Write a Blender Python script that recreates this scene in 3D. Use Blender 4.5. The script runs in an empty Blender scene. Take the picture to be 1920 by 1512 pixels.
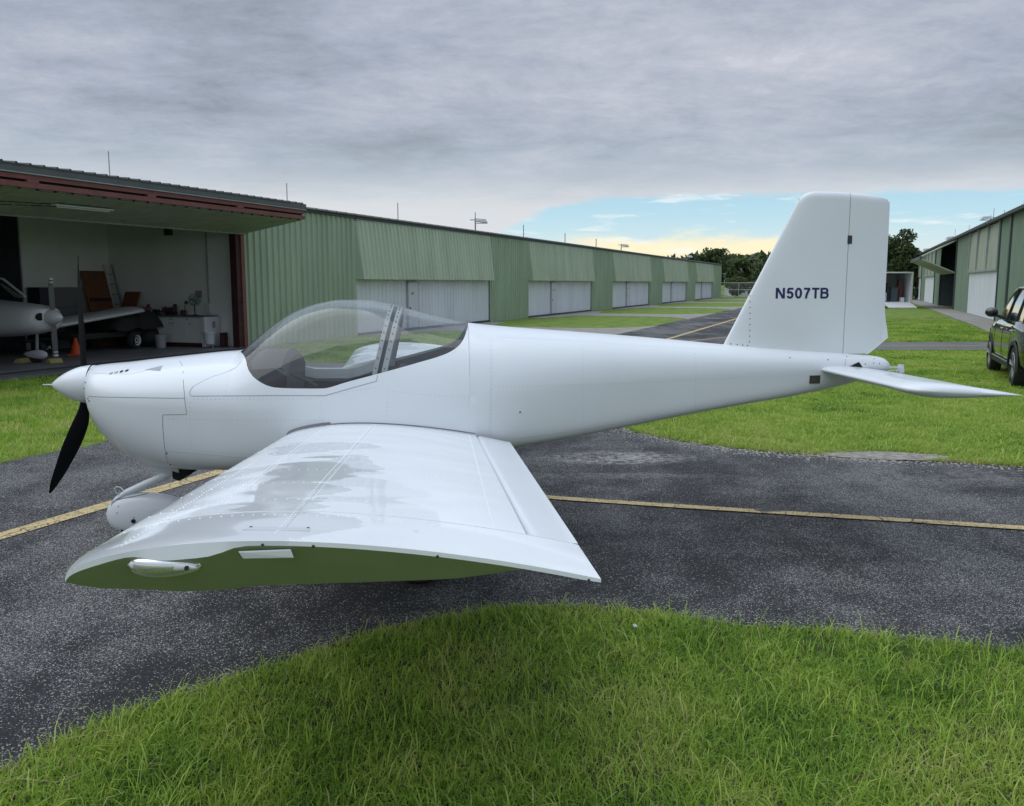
import bpy, bmesh, math, random
import numpy as np
from mathutils import Vector, Matrix
random.seed(7); rng = np.random.default_rng(7)
R = math.radians
sc = bpy.context.scene
col = sc.collection

# ---------------- camera ----------------
CAM_H = 1.87; FPX = 1665.0
cam_d = bpy.data.cameras.new('camera'); cam = bpy.data.objects.new('camera', cam_d); col.objects.link(cam)
cam.location = (0, 0, CAM_H); cam.rotation_euler = (R(90 - 7.696), 0, 0)
cam_d.sensor_width = 36; cam_d.lens = FPX / 1920 * 36; cam_d.clip_start = .05; cam_d.clip_end = 4000
sc.camera = cam

# ---------------- sky ----------------
SUN_EL, SUN_AZ = 62, -100      # azimuth from +Y, clockwise
world = bpy.data.worlds.new('World'); sc.world = world; world.use_nodes = True
def build_world():
    nt = world.node_tree; N = nt.nodes; L = nt.links; N.clear()
    def n(t, **k):
        x = N.new(t)
        for a, b in k.items(): setattr(x, a, b)
        return x
    def val(x, i, v): x.inputs[i].default_value = v
    def math_(op, a, b=None, c=None, clamp=False):
        m = n('ShaderNodeMath', operation=op); m.use_clamp = clamp
        for i, v in enumerate((a, b, c)):
            if v is None: continue
            if isinstance(v, (int, float)): m.inputs[i].default_value = v
            else: L.new(v, m.inputs[i])
        return m.outputs[0]
    def sstep(x, lo, hi):
        m = n('ShaderNodeMapRange', interpolation_type='SMOOTHSTEP'); L.new(x, m.inputs[0]); val(m, 1, lo); val(m, 2, hi); return m.outputs[0]
    def mix(f, a, b, bt='MIX'):
        m = n('ShaderNodeMix', data_type='RGBA', blend_type=bt)
        for i, v in ((0, f), (6, a), (7, b)):
            if isinstance(v, (int, float)): m.inputs[i].default_value = v
            elif isinstance(v, tuple): m.inputs[i].default_value = (*v, 1)
            else: L.new(v, m.inputs[i])
        return m.outputs[2]
    tc = n('ShaderNodeTexCoord'); nv = n('ShaderNodeVectorMath', operation='NORMALIZE'); L.new(tc.outputs['Generated'], nv.inputs[0])
    sx = n('ShaderNodeSeparateXYZ'); L.new(nv.outputs[0], sx.inputs[0]); X, Y, Z = sx.outputs
    zz = math_('ADD', math_('MAXIMUM', Z, 0.0), .10)
    cx = n('ShaderNodeCombineXYZ'); L.new(math_('DIVIDE', X, zz), cx.inputs[0]); L.new(math_('DIVIDE', Y, zz), cx.inputs[1])
    def noise(vec, s, det, rough, sc3=(1, 1, 1), loc=(0, 0, 0), dist=0., rot=0):
        mp = n('ShaderNodeMapping'); L.new(vec, mp.inputs[0]); mp.inputs['Scale'].default_value = sc3; mp.inputs['Location'].default_value = loc
        mp.inputs['Rotation'].default_value = (0, 0, rot)
        t = n('ShaderNodeTexNoise'); L.new(mp.outputs[0], t.inputs[0]); t.inputs['Scale'].default_value = s
        t.inputs['Detail'].default_value = det; t.inputs['Roughness'].default_value = rough; t.inputs['Distortion'].default_value = dist
        return t.outputs[0]
    n1 = noise(cx.outputs[0], .50, 7, .58, (1.0, 1.5, 1), (3.1, 1.7, 0), .25, .15)
    n2 = noise(cx.outputs[0], 2.3, 12, .73, (1, 1.1, 1), (7, 2, 0), .35, -.7)
    n3 = noise(nv.outputs[0], 7.0, 10, .70, (1, 1, 2.6), (1, 5, 2), .3)
    t = math_('ADD', math_('MULTIPLY', n1, .52), math_('ADD', math_('MULTIPLY', n2, .34), math_('MULTIPLY', n3, .24)))
    r = n('ShaderNodeValToRGB'); L.new(t, r.inputs[0])
    e = r.color_ramp.elements; e[0].position = .43; e[0].color = (.24, .28, .335, 1); e[1].position = .77; e[1].color = (.70, .73, .79, 1)
    k = r.color_ramp.elements.new(.545); k.color = (.36, .405, .49, 1)
    k = r.color_ramp.elements.new(.64); k.color = (.475, .505, .58, 1)
    cloud = r.outputs[0]
    # brighter rim at the lower edge of the cloud deck, and a cooler tone above it
    cloud = mix(math_('MULTIPLY', math_('SUBTRACT', 1.0, sstep(Z, .085, .2)), .5), cloud, (.48, .56, .62))
    cloud = mix(math_('MULTIPLY', math_('SUBTRACT', 1.0, sstep(math_('ADD', Z, math_('MULTIPLY', n2, .05)), .10, .15)), .70), cloud, (.74, .75, .76))
    # overcast brightens towards the zenith
    br = math_('ADD', 1.0, math_('MULTIPLY', sstep(Z, .28, .95), 1.15))
    cloud = mix(1.0, cloud, br, 'MULTIPLY')
    cloud = mix(sstep(Z, .26, .6), cloud, mix(1.0, cloud, (.945, 1.0, 1.03), 'MULTIPLY'))
    # clear strip low over the far right
    sky = n('ShaderNodeTexSky', sky_type='NISHITA'); sky.sun_disc = False
    sky.sun_elevation = R(SUN_EL); sky.sun_rotation = R(SUN_AZ); sky.air_density = 1.0; sky.dust_density = .6; sky.ozone_density = 2.0
    nish = mix(1.0, sky.outputs[0], (.09, .09, .09), 'MULTIPLY')
    g = n('ShaderNodeValToRGB'); L.new(Z, g.inputs[0]); e = g.color_ramp.elements
    e[0].position = 0.; e[0].color = (.80, .80, .66, 1); e[1].position = .11; e[1].color = (.36, .62, .78, 1)
    k = g.color_ramp.elements.new(.035); k.color = (.66, .80, .82, 1)
    k = g.color_ramp.elements.new(.065); k.color = (.50, .73, .84, 1)
    clear = mix(.82, nish, g.outputs[0])
    az = math_('ARCTAN2', X, Y)
    # warm lit cumulus bank
    n4 = noise(nv.outputs[0], 9, 6, .6, (1, 1, 3.2), (2, 2, 2))
    wb = math_('MULTIPLY', sstep(az, .02, .12), math_('SUBTRACT', 1.0, sstep(az, .26, .42)))
    hh = math_('ADD', Z, math_('MULTIPLY', math_('SUBTRACT', n4, .5), .05))
    warm = math_('MULTIPLY', wb, math_('SUBTRACT', 1.0, sstep(hh, .044, .058)))
    clear = mix(math_('MULTIPLY', warm, .95), clear, (.95, .84, .56))
    n5 = noise(nv.outputs[0], 14, 6, .6, (1, 1, 7), (5, 1, 2))
    clear = mix(math_('MULTIPLY', sstep(n5, .55, .72), .6), clear, (.85, .88, .88))
    # deck edge
    edge = math_('ADD', Z, math_('MULTIPLY', math_('SUBTRACT', n2, .5), .022))
    edge = math_('ADD', edge, math_('MULTIPLY', math_('SUBTRACT', n4, .5), .02))
    gap = math_('MULTIPLY', sstep(az, -.16, .10), math_('SUBTRACT', 1.0, sstep(az, 1.3, 1.9)))
    thr = math_('MULTIPLY', gap, .090)
    m = n('ShaderNodeMapRange', interpolation_type='SMOOTHSTEP'); L.new(math_('SUBTRACT', edge, thr), m.inputs[0]); val(m, 1, -.003); val(m, 2, .006)
    m0 = math_('MAXIMUM', m.outputs[0], math_('SUBTRACT', 1.0, sstep(gap, .0, .25)))
    final = mix(m0, clear, cloud)
    bg = n('ShaderNodeBackground'); L.new(final, bg.inputs[0]); val(bg, 1, 1.0)
    out = n('ShaderNodeOutputWorld'); L.new(bg.outputs[0], out.inputs[0])
build_world()

sun_d = bpy.data.lights.new('sun', 'SUN'); sun = bpy.data.objects.new('sun', sun_d); col.objects.link(sun)
sun_d.energy = 1.5; sun_d.angle = R(76); sun_d.color = (1, .985, .96)
sd = Vector((math.sin(R(SUN_AZ)) * math.cos(R(SUN_EL)), math.cos(R(SUN_AZ)) * math.cos(R(SUN_EL)), math.sin(R(SUN_EL))))
sun.rotation_euler = sd.to_track_quat('Z', 'Y').to_euler()
sun.location = (0, 0, 60)
vs = sc.view_settings; vs.view_transform = 'Standard'; vs.look = 'None'; vs.gamma = 1; vs.use_curve_mapping = False; vs.exposure = 0.16
sc.cycles.use_denoising = True
sc.cycles.max_bounces = 8; sc.cycles.transparent_max_bounces = 24

# ---------------- helpers ----------------
def tag(o, label=None, cat=None, group=None, kind=None):
    if label: o['label'] = label
    if cat: o['category'] = cat
    if group: o['group'] = group
    if kind: o['kind'] = kind
    return o
def empty(name, loc=(0, 0, 0), rz=0., label=None, cat=None, group=None, kind=None):
    o = bpy.data.objects.new(name, None); col.objects.link(o); o.location = loc; o.rotation_euler = (0, 0, rz); o.empty_display_size = .2
    return tag(o, label, cat, group, kind)
def copy_tree(o, parent=None):
    c = o.copy(); col.objects.link(c); c.parent = parent
    for ch in [x for x in col.objects if x.parent == o]: copy_tree(ch, c)
    return c

MATS = {}
def pbr(name, c, rough=.5, metal=0., coat=0., var=0., vscale=3., bump=0., bscale=60., c2=None, spec=.5, streak=None, croug=.05):
    if name in MATS: return MATS[name]
    m = bpy.data.materials.new(name); m.use_nodes = True; nt = m.node_tree; N = nt.nodes; L = nt.links
    b = N['Principled BSDF']; b.inputs['Base Color'].default_value = (*c, 1); b.inputs['Roughness'].default_value = rough
    b.inputs['Metallic'].default_value = metal; b.inputs['Coat Weight'].default_value = coat; b.inputs['Coat Roughness'].default_value = croug
    b.inputs['Specular IOR Level'].default_value = spec
    tc = N.new('ShaderNodeTexCoord')
    if var > 0:
        mp = N.new('ShaderNodeMapping'); L.new(tc.outputs['Object'], mp.inputs[0])
        if streak: mp.inputs['Scale'].default_value = streak
        no = N.new('ShaderNodeTexNoise'); no.inputs['Scale'].default_value = vscale; no.inputs['Detail'].default_value = 7; no.inputs['Roughness'].default_value = .62
        L.new(mp.outputs[0], no.inputs[0])
        mr = N.new('ShaderNodeMapRange'); L.new(no.outputs[0], mr.inputs[0]); mr.inputs[1].default_value = .35; mr.inputs[2].default_value = .68
        mx = N.new('ShaderNodeMix'); mx.data_type = 'RGBA'; L.new(mr.outputs[0], mx.inputs[0])
        d = c2 if c2 else tuple(v * (1 - var) for v in c)
        mx.inputs[6].default_value = (*d, 1); mx.inputs[7].default_value = (*c, 1); L.new(mx.outputs[2], b.inputs['Base Color'])
    if bump > 0:
        no = N.new('ShaderNodeTexNoise'); no.inputs['Scale'].default_value = bscale; no.inputs['Detail'].default_value = 4; L.new(tc.outputs['Object'], no.inputs[0])
        bp = N.new('ShaderNodeBump'); bp.inputs['Strength'].default_value = bump; bp.inputs['Distance'].default_value = .01; L.new(no.outputs[0], bp.inputs['Height']); L.new(bp.outputs[0], b.inputs['Normal'])
    MATS[name] = m
    return m

class MB:
    def __init__(s): s.v = []; s.f = []; s.mi = []; s.cur = 0
    def add(s, vs, fs):
        o = len(s.v); s.v += [tuple(map(float, q)) for q in vs]; s.f += [tuple(i + o for i in q) for q in fs]; s.mi += [s.cur] * len(fs); return s
    def box(s, x0, x1, y0, y1, z0, z1):
        x0, x1 = sorted((x0, x1)); y0, y1 = sorted((y0, y1)); z0, z1 = sorted((z0, z1))
        return s.add([(x0, y0, z0), (x1, y0, z0), (x1, y1, z0), (x0, y1, z0), (x0, y0, z1), (x1, y0, z1), (x1, y1, z1), (x0, y1, z1)],
                     [(3, 2, 1, 0), (4, 5, 6, 7), (0, 1, 5, 4), (1, 2, 6, 5), (2, 3, 7, 6), (3, 0, 4, 7)])
    def hexa(s, b, t):   # bottom 4 pts, top 4 pts
        return s.add(list(b) + list(t), [(3, 2, 1, 0), (4, 5, 6, 7), (0, 1, 5, 4), (1, 2, 6, 5), (2, 3, 7, 6), (3, 0, 4, 7)])
    def tube(s, pts, r, n=8, cap=True, closed=False):
        pts = [Vector(p) for p in pts]; rs = r if isinstance(r, (list, tuple)) else [r] * len(pts)
        o = len(s.v); K = len(pts); up0 = None
        for i, p in enumerate(pts):
            if closed: t = pts[(i + 1) % K] - pts[i - 1]
            else: t = pts[min(i + 1, K - 1)] - pts[max(i - 1, 0)]
            t.normalize()
            if up0 is None: up0 = Vector((0, 0, 1)) if abs(t.z) < .9 else Vector((1, 0, 0))
            a = t.cross(up0).normalized(); b = a.cross(t).normalized(); up0 = b
            for k in range(n):
                th = 2 * math.pi * k / n; q = p + (a * math.cos(th) + b * math.sin(th)) * rs[i]; s.v.append(tuple(q))
        fs = []
        for i in range(K if closed else K - 1):
            j = (i + 1) % K
            for k in range(n): fs.append((o + i * n + k, o + i * n + (k + 1) % n, o + j * n + (k + 1) % n, o + j * n + k))
        if cap and not closed: fs += [tuple(o + k for k in range(n))[::-1], tuple(o + (K - 1) * n + k for k in range(n))]
        s.f += fs; s.mi += [s.cur] * len(fs); return s
    def lathe(s, prof, c=(0, 0, 0), axis='z', n=20, caps=True):   # prof: (r, h)
        o = len(s.v)
        for r, h in prof:
            for k in range(n):
                th = 2 * math.pi * k / n; a, b = r * math.cos(th), r * math.sin(th)
                q = {'z': (a, b, h), 'y': (a, h, b), 'x': (h, a, b)}[axis]
                s.v.append((q[0] + c[0], q[1] + c[1], q[2] + c[2]))
        fs = []
        for i in range(len(prof) - 1):
            for k in range(n): fs.append((o + i * n + k, o + i * n + (k + 1) % n, o + (i + 1) * n + (k + 1) % n, o + (i + 1) * n + k))
        if caps and prof[0][0] > 1e-6: fs.append(tuple(o + k for k in range(n))[::-1])
        if caps and prof[-1][0] > 1e-6: fs.append(tuple(o + (len(prof) - 1) * n + k for k in range(n)))
        s.f += fs; s.mi += [s.cur] * len(fs); return s
    def grid(s, rows):   # rows: list of equal-length point lists
        o = len(s.v); n = len(rows[0])
        for r in rows: s.v += [tuple(map(float, p)) for p in r]
        fs = [(o + i * n + k, o + i * n + k + 1, o + (i + 1) * n + k + 1, o + (i + 1) * n + k) for i in range(len(rows) - 1) for k in range(n - 1)]
        s.f += fs; s.mi += [s.cur] * len(fs); return s
    def prism(s, poly, y0, y1, axis='y'):   # closed 2D polygon extruded
        n = len(poly)
        def P(a, b, h): return {'y': (a, h, b), 'z': (a, b, h), 'x': (h, a, b)}[axis]
        return s.add([P(a, b, y0) for a, b in poly] + [P(a, b, y1) for a, b in poly],
                     [tuple(range(n))[::-1], tuple(range(n, 2 * n))] + [(i, (i + 1) % n, n + (i + 1) % n, n + i) for i in range(n)])
    def mesh(s, name, mats, smooth=False, recalc=True, angle=None, merge=True):
        me = bpy.data.meshes.new(name); me.from_pydata(s.v, [], s.f)
        if not isinstance(mats, (list, tuple)): mats = [mats]
        for m in mats: me.materials.append(m)
        if len(mats) > 1: me.polygons.foreach_set('material_index', s.mi)
        bm = bmesh.new(); bm.from_mesh(me)
        if merge: bmesh.ops.remove_doubles(bm, verts=bm.verts, dist=1e-5)
        if recalc: bmesh.ops.recalc_face_normals(bm, faces=bm.faces)
        if smooth:
            for f in bm.faces: f.smooth = True
            if angle:
                for e in bm.edges:
                    if len(e.link_faces) == 2 and e.calc_face_angle(0) > R(angle): e.smooth = False
        bm.to_mesh(me); bm.free(); me.update(); return me
    def build(s, name, mats, parent=None, smooth=False, loc=None, rz=None, angle=35, bevel=0, **k):
        o = bpy.data.objects.new(name, s.mesh(name, mats, smooth, angle=angle, **k)); col.objects.link(o)
        if parent: o.parent = parent
        if loc: o.location = loc
        if rz is not None: o.rotation_euler = (0, 0, rz)
        if bevel:
            b = o.modifiers.new('bevel', 'BEVEL'); b.width = bevel; b.segments = 2; b.limit_method = 'ANGLE'
        return o
def inst(me, name, parent=None, loc=(0, 0, 0), rz=0.):
    o = bpy.data.objects.new(name, me); col.objects.link(o); o.parent = parent; o.location = loc; o.rotation_euler = (0, 0, rz); return o

def pchip(xs, ys):
    xs = np.array(xs, float); ys = np.array(ys, float); h = np.diff(xs); d = np.diff(ys) / h; m = np.zeros(len(xs))
    for i in range(1, len(xs) - 1):
        if d[i - 1] * d[i] > 0:
            w1, w2 = 2 * h[i] + h[i - 1], h[i] + 2 * h[i - 1]; m[i] = (w1 + w2) / (w1 / d[i - 1] + w2 / d[i])
    m[0], m[-1] = d[0], d[-1]
    def f(x):
        x = min(max(x, xs[0]), xs[-1]); i = min(int(np.searchsorted(xs, x, side='right')) - 1, len(xs) - 2)
        t = (x - xs[i]) / h[i]
        return float((2*t**3 - 3*t**2 + 1) * ys[i] + (t**3 - 2*t**2 + t) * h[i] * m[i] + (-2*t**3 + 3*t**2) * ys[i+1] + (t**3 - t**2) * h[i] * m[i+1])
    return f
def vnoise(x, y, s, seed=0):   # vectorised value noise
    x = x * s + seed * 17.3; y = y * s - seed * 9.1; xi = np.floor(x); yi = np.floor(y); fx = x - xi; fy = y - yi
    fx = fx * fx * (3 - 2 * fx); fy = fy * fy * (3 - 2 * fy)
    def hsh(a, b): v = np.sin(a * 127.1 + b * 311.7 + seed) * 43758.5453; return v - np.floor(v)
    return (hsh(xi, yi) * (1 - fx) + hsh(xi + 1, yi) * fx) * (1 - fy) + (hsh(xi, yi + 1) * (1 - fx) + hsh(xi + 1, yi + 1) * fx) * fy
# ---------------- ground frame of the hangar rows: s along the taxiway, t across it ----------------
HP = np.array([-7.72, 25.84]); DV = np.array([.35936, .93320]); NV = np.array([.93320, -.35936]); HROT = math.atan2(DV[1], DV[0])
# local hangar frame: x = s (away), y = -t ; rotation HROT maps local x to DV, local y to (-DV.y, DV.x) = -NV
def ST(s, t): p = HP + DV * s + NV * t; return (float(p[0]), float(p[1]))

def grass_mat(name, blade):
    m = bpy.data.materials.new(name); m.use_nodes = True; nt = m.node_tree; N = nt.nodes; L = nt.links
    b = N['Principled BSDF']; tc = N.new('ShaderNodeTexCoord')
    if blade:
        at = N.new('ShaderNodeAttribute'); at.attribute_name = 'tint'; src = at.outputs['Fac']
    else:
        no = N.new('ShaderNodeTexNoise'); no.inputs['Scale'].default_value = 22; no.inputs['Detail'].default_value = 9; no.inputs['Roughness'].default_value = .75
        L.new(tc.outputs['Object'], no.inputs[0])
        n2 = N.new('ShaderNodeTexNoise'); n2.inputs['Scale'].default_value = 1.7; n2.inputs['Detail'].default_value = 9; L.new(tc.outputs['Object'], n2.inputs[0])
        ad = N.new('ShaderNodeMath'); ad.operation = 'MULTIPLY_ADD'; L.new(n2.outputs[0], ad.inputs[0]); ad.inputs[1].default_value = .8; L.new(no.outputs[0], ad.inputs[2])
        mr = N.new('ShaderNodeMapRange'); L.new(ad.outputs[0], mr.inputs[0]); mr.inputs[1].default_value = .62; mr.inputs[2].default_value = 1.2; src = mr.outputs[0]
    r = N.new('ShaderNodeValToRGB'); L.new(src, r.inputs[0]); e = r.color_ramp.elements
    if blade:
        e[0].position = 0; e[0].color = (.045, .105, .014, 1); e[1].position = 1; e[1].color = (.46, .38, .19, 1)
        for p, c in ((.3, (.20, .36, .042)), (.6, (.34, .485, .066)), (.82, (.45, .54, .12)), (.93, (.52, .50, .21))):
            k = r.color_ramp.elements.new(p); k.color = (*c, 1)
    else:
        e[0].position = 0; e[0].color = (.07, .115, .024, 1); e[1].position = 1; e[1].color = (.26, .31, .09, 1)
        k = r.color_ramp.elements.new(.5); k.color = (.145, .215, .045, 1)
    L.new(r.outputs[0], b.inputs['Base Color']); b.inputs['Roughness'].default_value = .55 if blade else .95
    b.inputs['Specular IOR Level'].default_value = .35 if blade else .1
    if blade:
        tr = N.new('ShaderNodeBsdfTranslucent'); L.new(r.outputs[0], tr.inputs[0]); mx = N.new('ShaderNodeMixShader'); mx.inputs[0].default_value = .42
        L.new(b.outputs[0], mx.inputs[1]); L.new(tr.outputs[0], mx.inputs[2]); L.new(mx.outputs[0], N['Material Output'].inputs[0])
    else:
        bp = N.new('ShaderNodeBump'); bp.inputs['Distance'].default_value = .03; bp.inputs['Strength'].default_value = .8; L.new(no.outputs[0], bp.inputs['Height']); L.new(bp.outputs[0], b.inputs['Normal'])
    return m
M_TURF = grass_mat('turf', False); M_BLADE = grass_mat('grass_blade', True)

def asphalt_mat():
    m = bpy.data.materials.new('asphalt'); m.use_nodes = True; nt = m.node_tree; N = nt.nodes; L = nt.links; b = N['Principled BSDF']
    tc = N.new('ShaderNodeTexCoord'); P = tc.outputs['Object']
    def nz(s, d, r=.6, mp=None):
        x = N.new('ShaderNodeTexNoise'); x.inputs['Scale'].default_value = s; x.inputs['Detail'].default_value = d; x.inputs['Roughness'].default_value = r
        L.new(mp or P, x.inputs[0]); return x.outputs[0]
    def mr(x, a, c, lo=0., hi=1.):
        q = N.new('ShaderNodeMapRange'); q.interpolation_type = 'SMOOTHSTEP'; L.new(x, q.inputs[0]); q.inputs[1].default_value = a; q.inputs[2].default_value = c; q.inputs[3].default_value = lo; q.inputs[4].default_value = hi; return q.outputs[0]
    def ma(op, a, c=0.):
        q = N.new('ShaderNodeMath'); q.operation = op
        for i, v in enumerate((a, c)):
            if isinstance(v, (int, float)): q.inputs[i].default_value = v
            else: L.new(v, q.inputs[i])
        return q.outputs[0]
    def mix(f, a, c):
        q = N.new('ShaderNodeMix'); q.data_type = 'RGBA'
        for i, v in ((0, f), (6, a), (7, c)):
            if isinstance(v, tuple): q.inputs[i].default_value = (*v, 1)
            else: L.new(v, q.inputs[i])
        return q.outputs[2]
    vo = N.new('ShaderNodeTexVoronoi'); vo.inputs['Scale'].default_value = 165; L.new(P, vo.inputs[0])
    sp = N.new('ShaderNodeSeparateColor'); L.new(vo.outputs['Color'], sp.inputs[0])
    vo2 = N.new('ShaderNodeTexVoronoi'); vo2.inputs['Scale'].default_value = 210; L.new(P, vo2.inputs[0])
    sp2 = N.new('ShaderNodeSeparateColor'); L.new(vo2.outputs['Color'], sp2.inputs[0])
    big = nz(.42, 4, .55); mid = nz(2.6, 5)
    mp = N.new('ShaderNodeMapping'); L.new(P, mp.inputs[0]); mp.inputs['Rotation'].default_value = (0, 0, 1.0); mp.inputs['Scale'].default_value = (1, .16, 1)
    trk = nz(1.4, 3, .5, mp.outputs[0])
    wear = mr(ma('ADD', ma('MULTIPLY', big, .6), ma('ADD', ma('MULTIPLY', mid, .25), ma('MULTIPLY', trk, .3))), .48, .70)
    thr = ma('SUBTRACT', .95, ma('MULTIPLY', wear, .29))
    st = N.new('ShaderNodeMath'); st.operation = 'GREATER_THAN'; L.new(sp.outputs[0], st.inputs[0]); L.new(thr, st.inputs[1])
    st2 = N.new('ShaderNodeMath'); st2.operation = 'GREATER_THAN'; L.new(sp2.outputs[1], st2.inputs[0]); L.new(ma('ADD', thr, .04), st2.inputs[1])
    base = mix(wear, (.016, .0165, .019), (.035, .035, .038))
    stone = mix(sp.outputs[1], (.07, .07, .074), (.50, .49, .47))
    c = mix(ma('MULTIPLY', ma('MAXIMUM', st.outputs[0], ma('MULTIPLY', st2.outputs[0], .45)), .85), base, stone)
    # pale sandy dust dried beside the plane
    sx = N.new('ShaderNodeSeparateXYZ'); L.new(P, sx.inputs[0])
    def blob(cx, cy, rx, ry, amt):
        d = ma('ADD', ma('POWER', ma('ABSOLUTE', ma('DIVIDE', ma('SUBTRACT', sx.outputs[0], cx), rx)), 2.), ma('POWER', ma('ABSOLUTE', ma('DIVIDE', ma('SUBTRACT', sx.outputs[1], cy), ry)), 2.))
        return ma('MULTIPLY', ma('SUBTRACT', 1., mr(ma('ADD', d, ma('MULTIPLY', ma('SUBTRACT', mid, .5), 2.6)), .1, 1.1)), amt)
    dust = ma('MAXIMUM', blob(1.15, 9.4, .95, .42, 1.0), ma('MAXIMUM', blob(.9, 8.5, 1.5, .16, .3), blob(4.9, 8.4, 2.2, .45, .3)))
    dust = ma('MULTIPLY', dust, mr(ma('ADD', nz(13, 6, .7), ma('MULTIPLY', mid, .6)), .66, .98))
    c = mix(ma('MULTIPLY', dust, ma('ADD', .15, ma('MULTIPLY', sp2.outputs[0], 1.1))), c, (.50, .48, .44))
    L.new(c, b.inputs['Base Color']); b.inputs['Roughness'].default_value = .78; b.inputs['Specular IOR Level'].default_value = .4
    bp = N.new('ShaderNodeBump'); bp.inputs['Distance'].default_value = .006; bp.inputs['Strength'].default_value = .9
    L.new(ma('SUBTRACT', 1., vo.outputs['Distance']), bp.inputs['Height']); L.new(bp.outputs[0], b.inputs['Normal'])
    return m
M_ASPH = asphalt_mat()
M_CONC = pbr('old_concrete', (.30, .285, .255), .9, var=.35, vscale=1.6, bump=.4, bscale=90)
M_PATH = pbr('grey_pavement', (.15, .145, .135), .9, var=.3, vscale=1.2, bump=.4, bscale=80)
def line_mat(name, c, under, thr=.44):
    m = bpy.data.materials.new(name); m.use_nodes = True; nt = m.node_tree; N = nt.nodes; L = nt.links; b = N['Principled BSDF']
    tc = N.new('ShaderNodeTexCoord'); v = N.new('ShaderNodeTexVoronoi'); v.feature = 'DISTANCE_TO_EDGE'; v.inputs['Scale'].default_value = 4.5; 
    no = N.new('ShaderNodeTexNoise'); no.inputs['Scale'].default_value = 9; no.inputs['Detail'].default_value = 6; L.new(tc.outputs['Object'], no.inputs[0])
    ad = N.new('ShaderNodeVectorMath'); ad.operation = 'MULTIPLY_ADD'; L.new(no.outputs['Color'], ad.inputs[0]); ad.inputs[1].default_value = (.12, .12, 0); L.new(tc.outputs['Object'], ad.inputs[2]); L.new(ad.outputs[0], v.inputs[0])
    g = N.new('ShaderNodeMapRange'); L.new(v.outputs['Distance'], g.inputs[0]); g.inputs[1].default_value = .006; g.inputs[2].default_value = .022
    n2 = N.new('ShaderNodeTexNoise'); n2.inputs['Scale'].default_value = 60; n2.inputs['Detail'].default_value = 3; L.new(tc.outputs['Object'], n2.inputs[0])
    g2 = N.new('ShaderNodeMapRange'); L.new(n2.outputs[0], g2.inputs[0]); g2.inputs[1].default_value = .36; g2.inputs[2].default_value = thr
    mu = N.new('ShaderNodeMath'); mu.operation = 'MULTIPLY'; L.new(g.outputs[0], mu.inputs[0]); L.new(g2.outputs[0], mu.inputs[1])
    n3 = N.new('ShaderNodeMix'); n3.data_type = 'RGBA'; L.new(no.outputs[0], n3.inputs[0]); n3.inputs[6].default_value = (*[x * .75 for x in c], 1); n3.inputs[7].default_value = (*c, 1)
    mx = N.new('ShaderNodeMix'); mx.data_type = 'RGBA'; L.new(mu.outputs[0], mx.inputs[0]); mx.inputs[6].default_value = (*under, 1); L.new(n3.outputs[2], mx.inputs[7])
    L.new(mx.outputs[2], b.inputs['Base Color']); b.inputs['Roughness'].default_value = .8; return m
M_YEL = line_mat('worn_yellow_paint', (.56, .43, .21), (.05, .05, .05))
M_WHL = line_mat('worn_white_paint', (.55, .53, .47), (.07, .07, .07))

def sheet(name, poly, z, mat, sub=None, kind='structure', jag=0.):
    """flat ground sheet from a 2-D outline, optionally roughened along its edge"""
    pts = []
    n = len(poly)
    for i in range(n):
        a, b = np.array(poly[i]), np.array(poly[(i + 1) % n]); d = float(np.hypot(*(b - a)))
        k = max(1, int(d / sub)) if sub and d < 60 else 1
        for j in range(k):
            q = a + (b - a) * j / k
            if jag and k > 1:
                nn = np.array([-(b - a)[1], (b - a)[0]]) / max(d, 1e-6)
                q = q + nn * jag * ((vnoise(np.array(q[0]), np.array(q[1]), 2.3, 3) - .5) * 2 + (vnoise(np.array(q[0]), np.array(q[1]), 9., 5) - .5) * .9)
            pts.append((float(q[0]), float(q[1])))
    bm = bmesh.new(); vs = [bm.verts.new((x, y, z)) for x, y in pts]; f = bm.faces.new(vs)
    bmesh.ops.triangulate(bm, faces=[f]); 
    for f in bm.faces:
        if f.normal.z < 0: f.normal_flip()
    me = bpy.data.meshes.new(name); bm.to_mesh(me); bm.free(); me.materials.append(mat)
    o = bpy.data.objects.new(name, me); col.objects.link(o); tag(o, kind=kind); return o, np.array(pts)
def smooth_path(pts, k=8):
    P = [np.array(p, float) for p in pts]; out = []
    for i in range(len(P) - 1):
        a, b, c, d = P[max(i - 1, 0)], P[i], P[i + 1], P[min(i + 2, len(P) - 1)]
        for j in range(k):
            t = j / k; out.append(tuple(.5 * ((2 * b) + (-a + c) * t + (2*a - 5*b + 4*c - d) * t*t + (-a + 3*b - 3*c + d) * t**3)))
    out.append(tuple(P[-1])); return out

S = 1500
gr = MB().add([(-S, -S, -.004), (S, -S, -.004), (S, S, -.004), (-S, S, -.004)], [(0, 1, 2, 3)]).build('ground', M_TURF); tag(gr, kind='structure')
M_SOIL = pbr('thatch_and_soil', (.030, .031, .016), .95, var=.5, vscale=9, bump=.6, bscale=60)
so_ = MB().add([(-5.2, -.6, 0), (7.2, -.6, 0), (7.2, 5.3, 0), (-5.2, 5.3, 0)], [(0, 1, 2, 3)]).build('grass_soil', M_SOIL); tag(so_, kind='structure')
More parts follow.
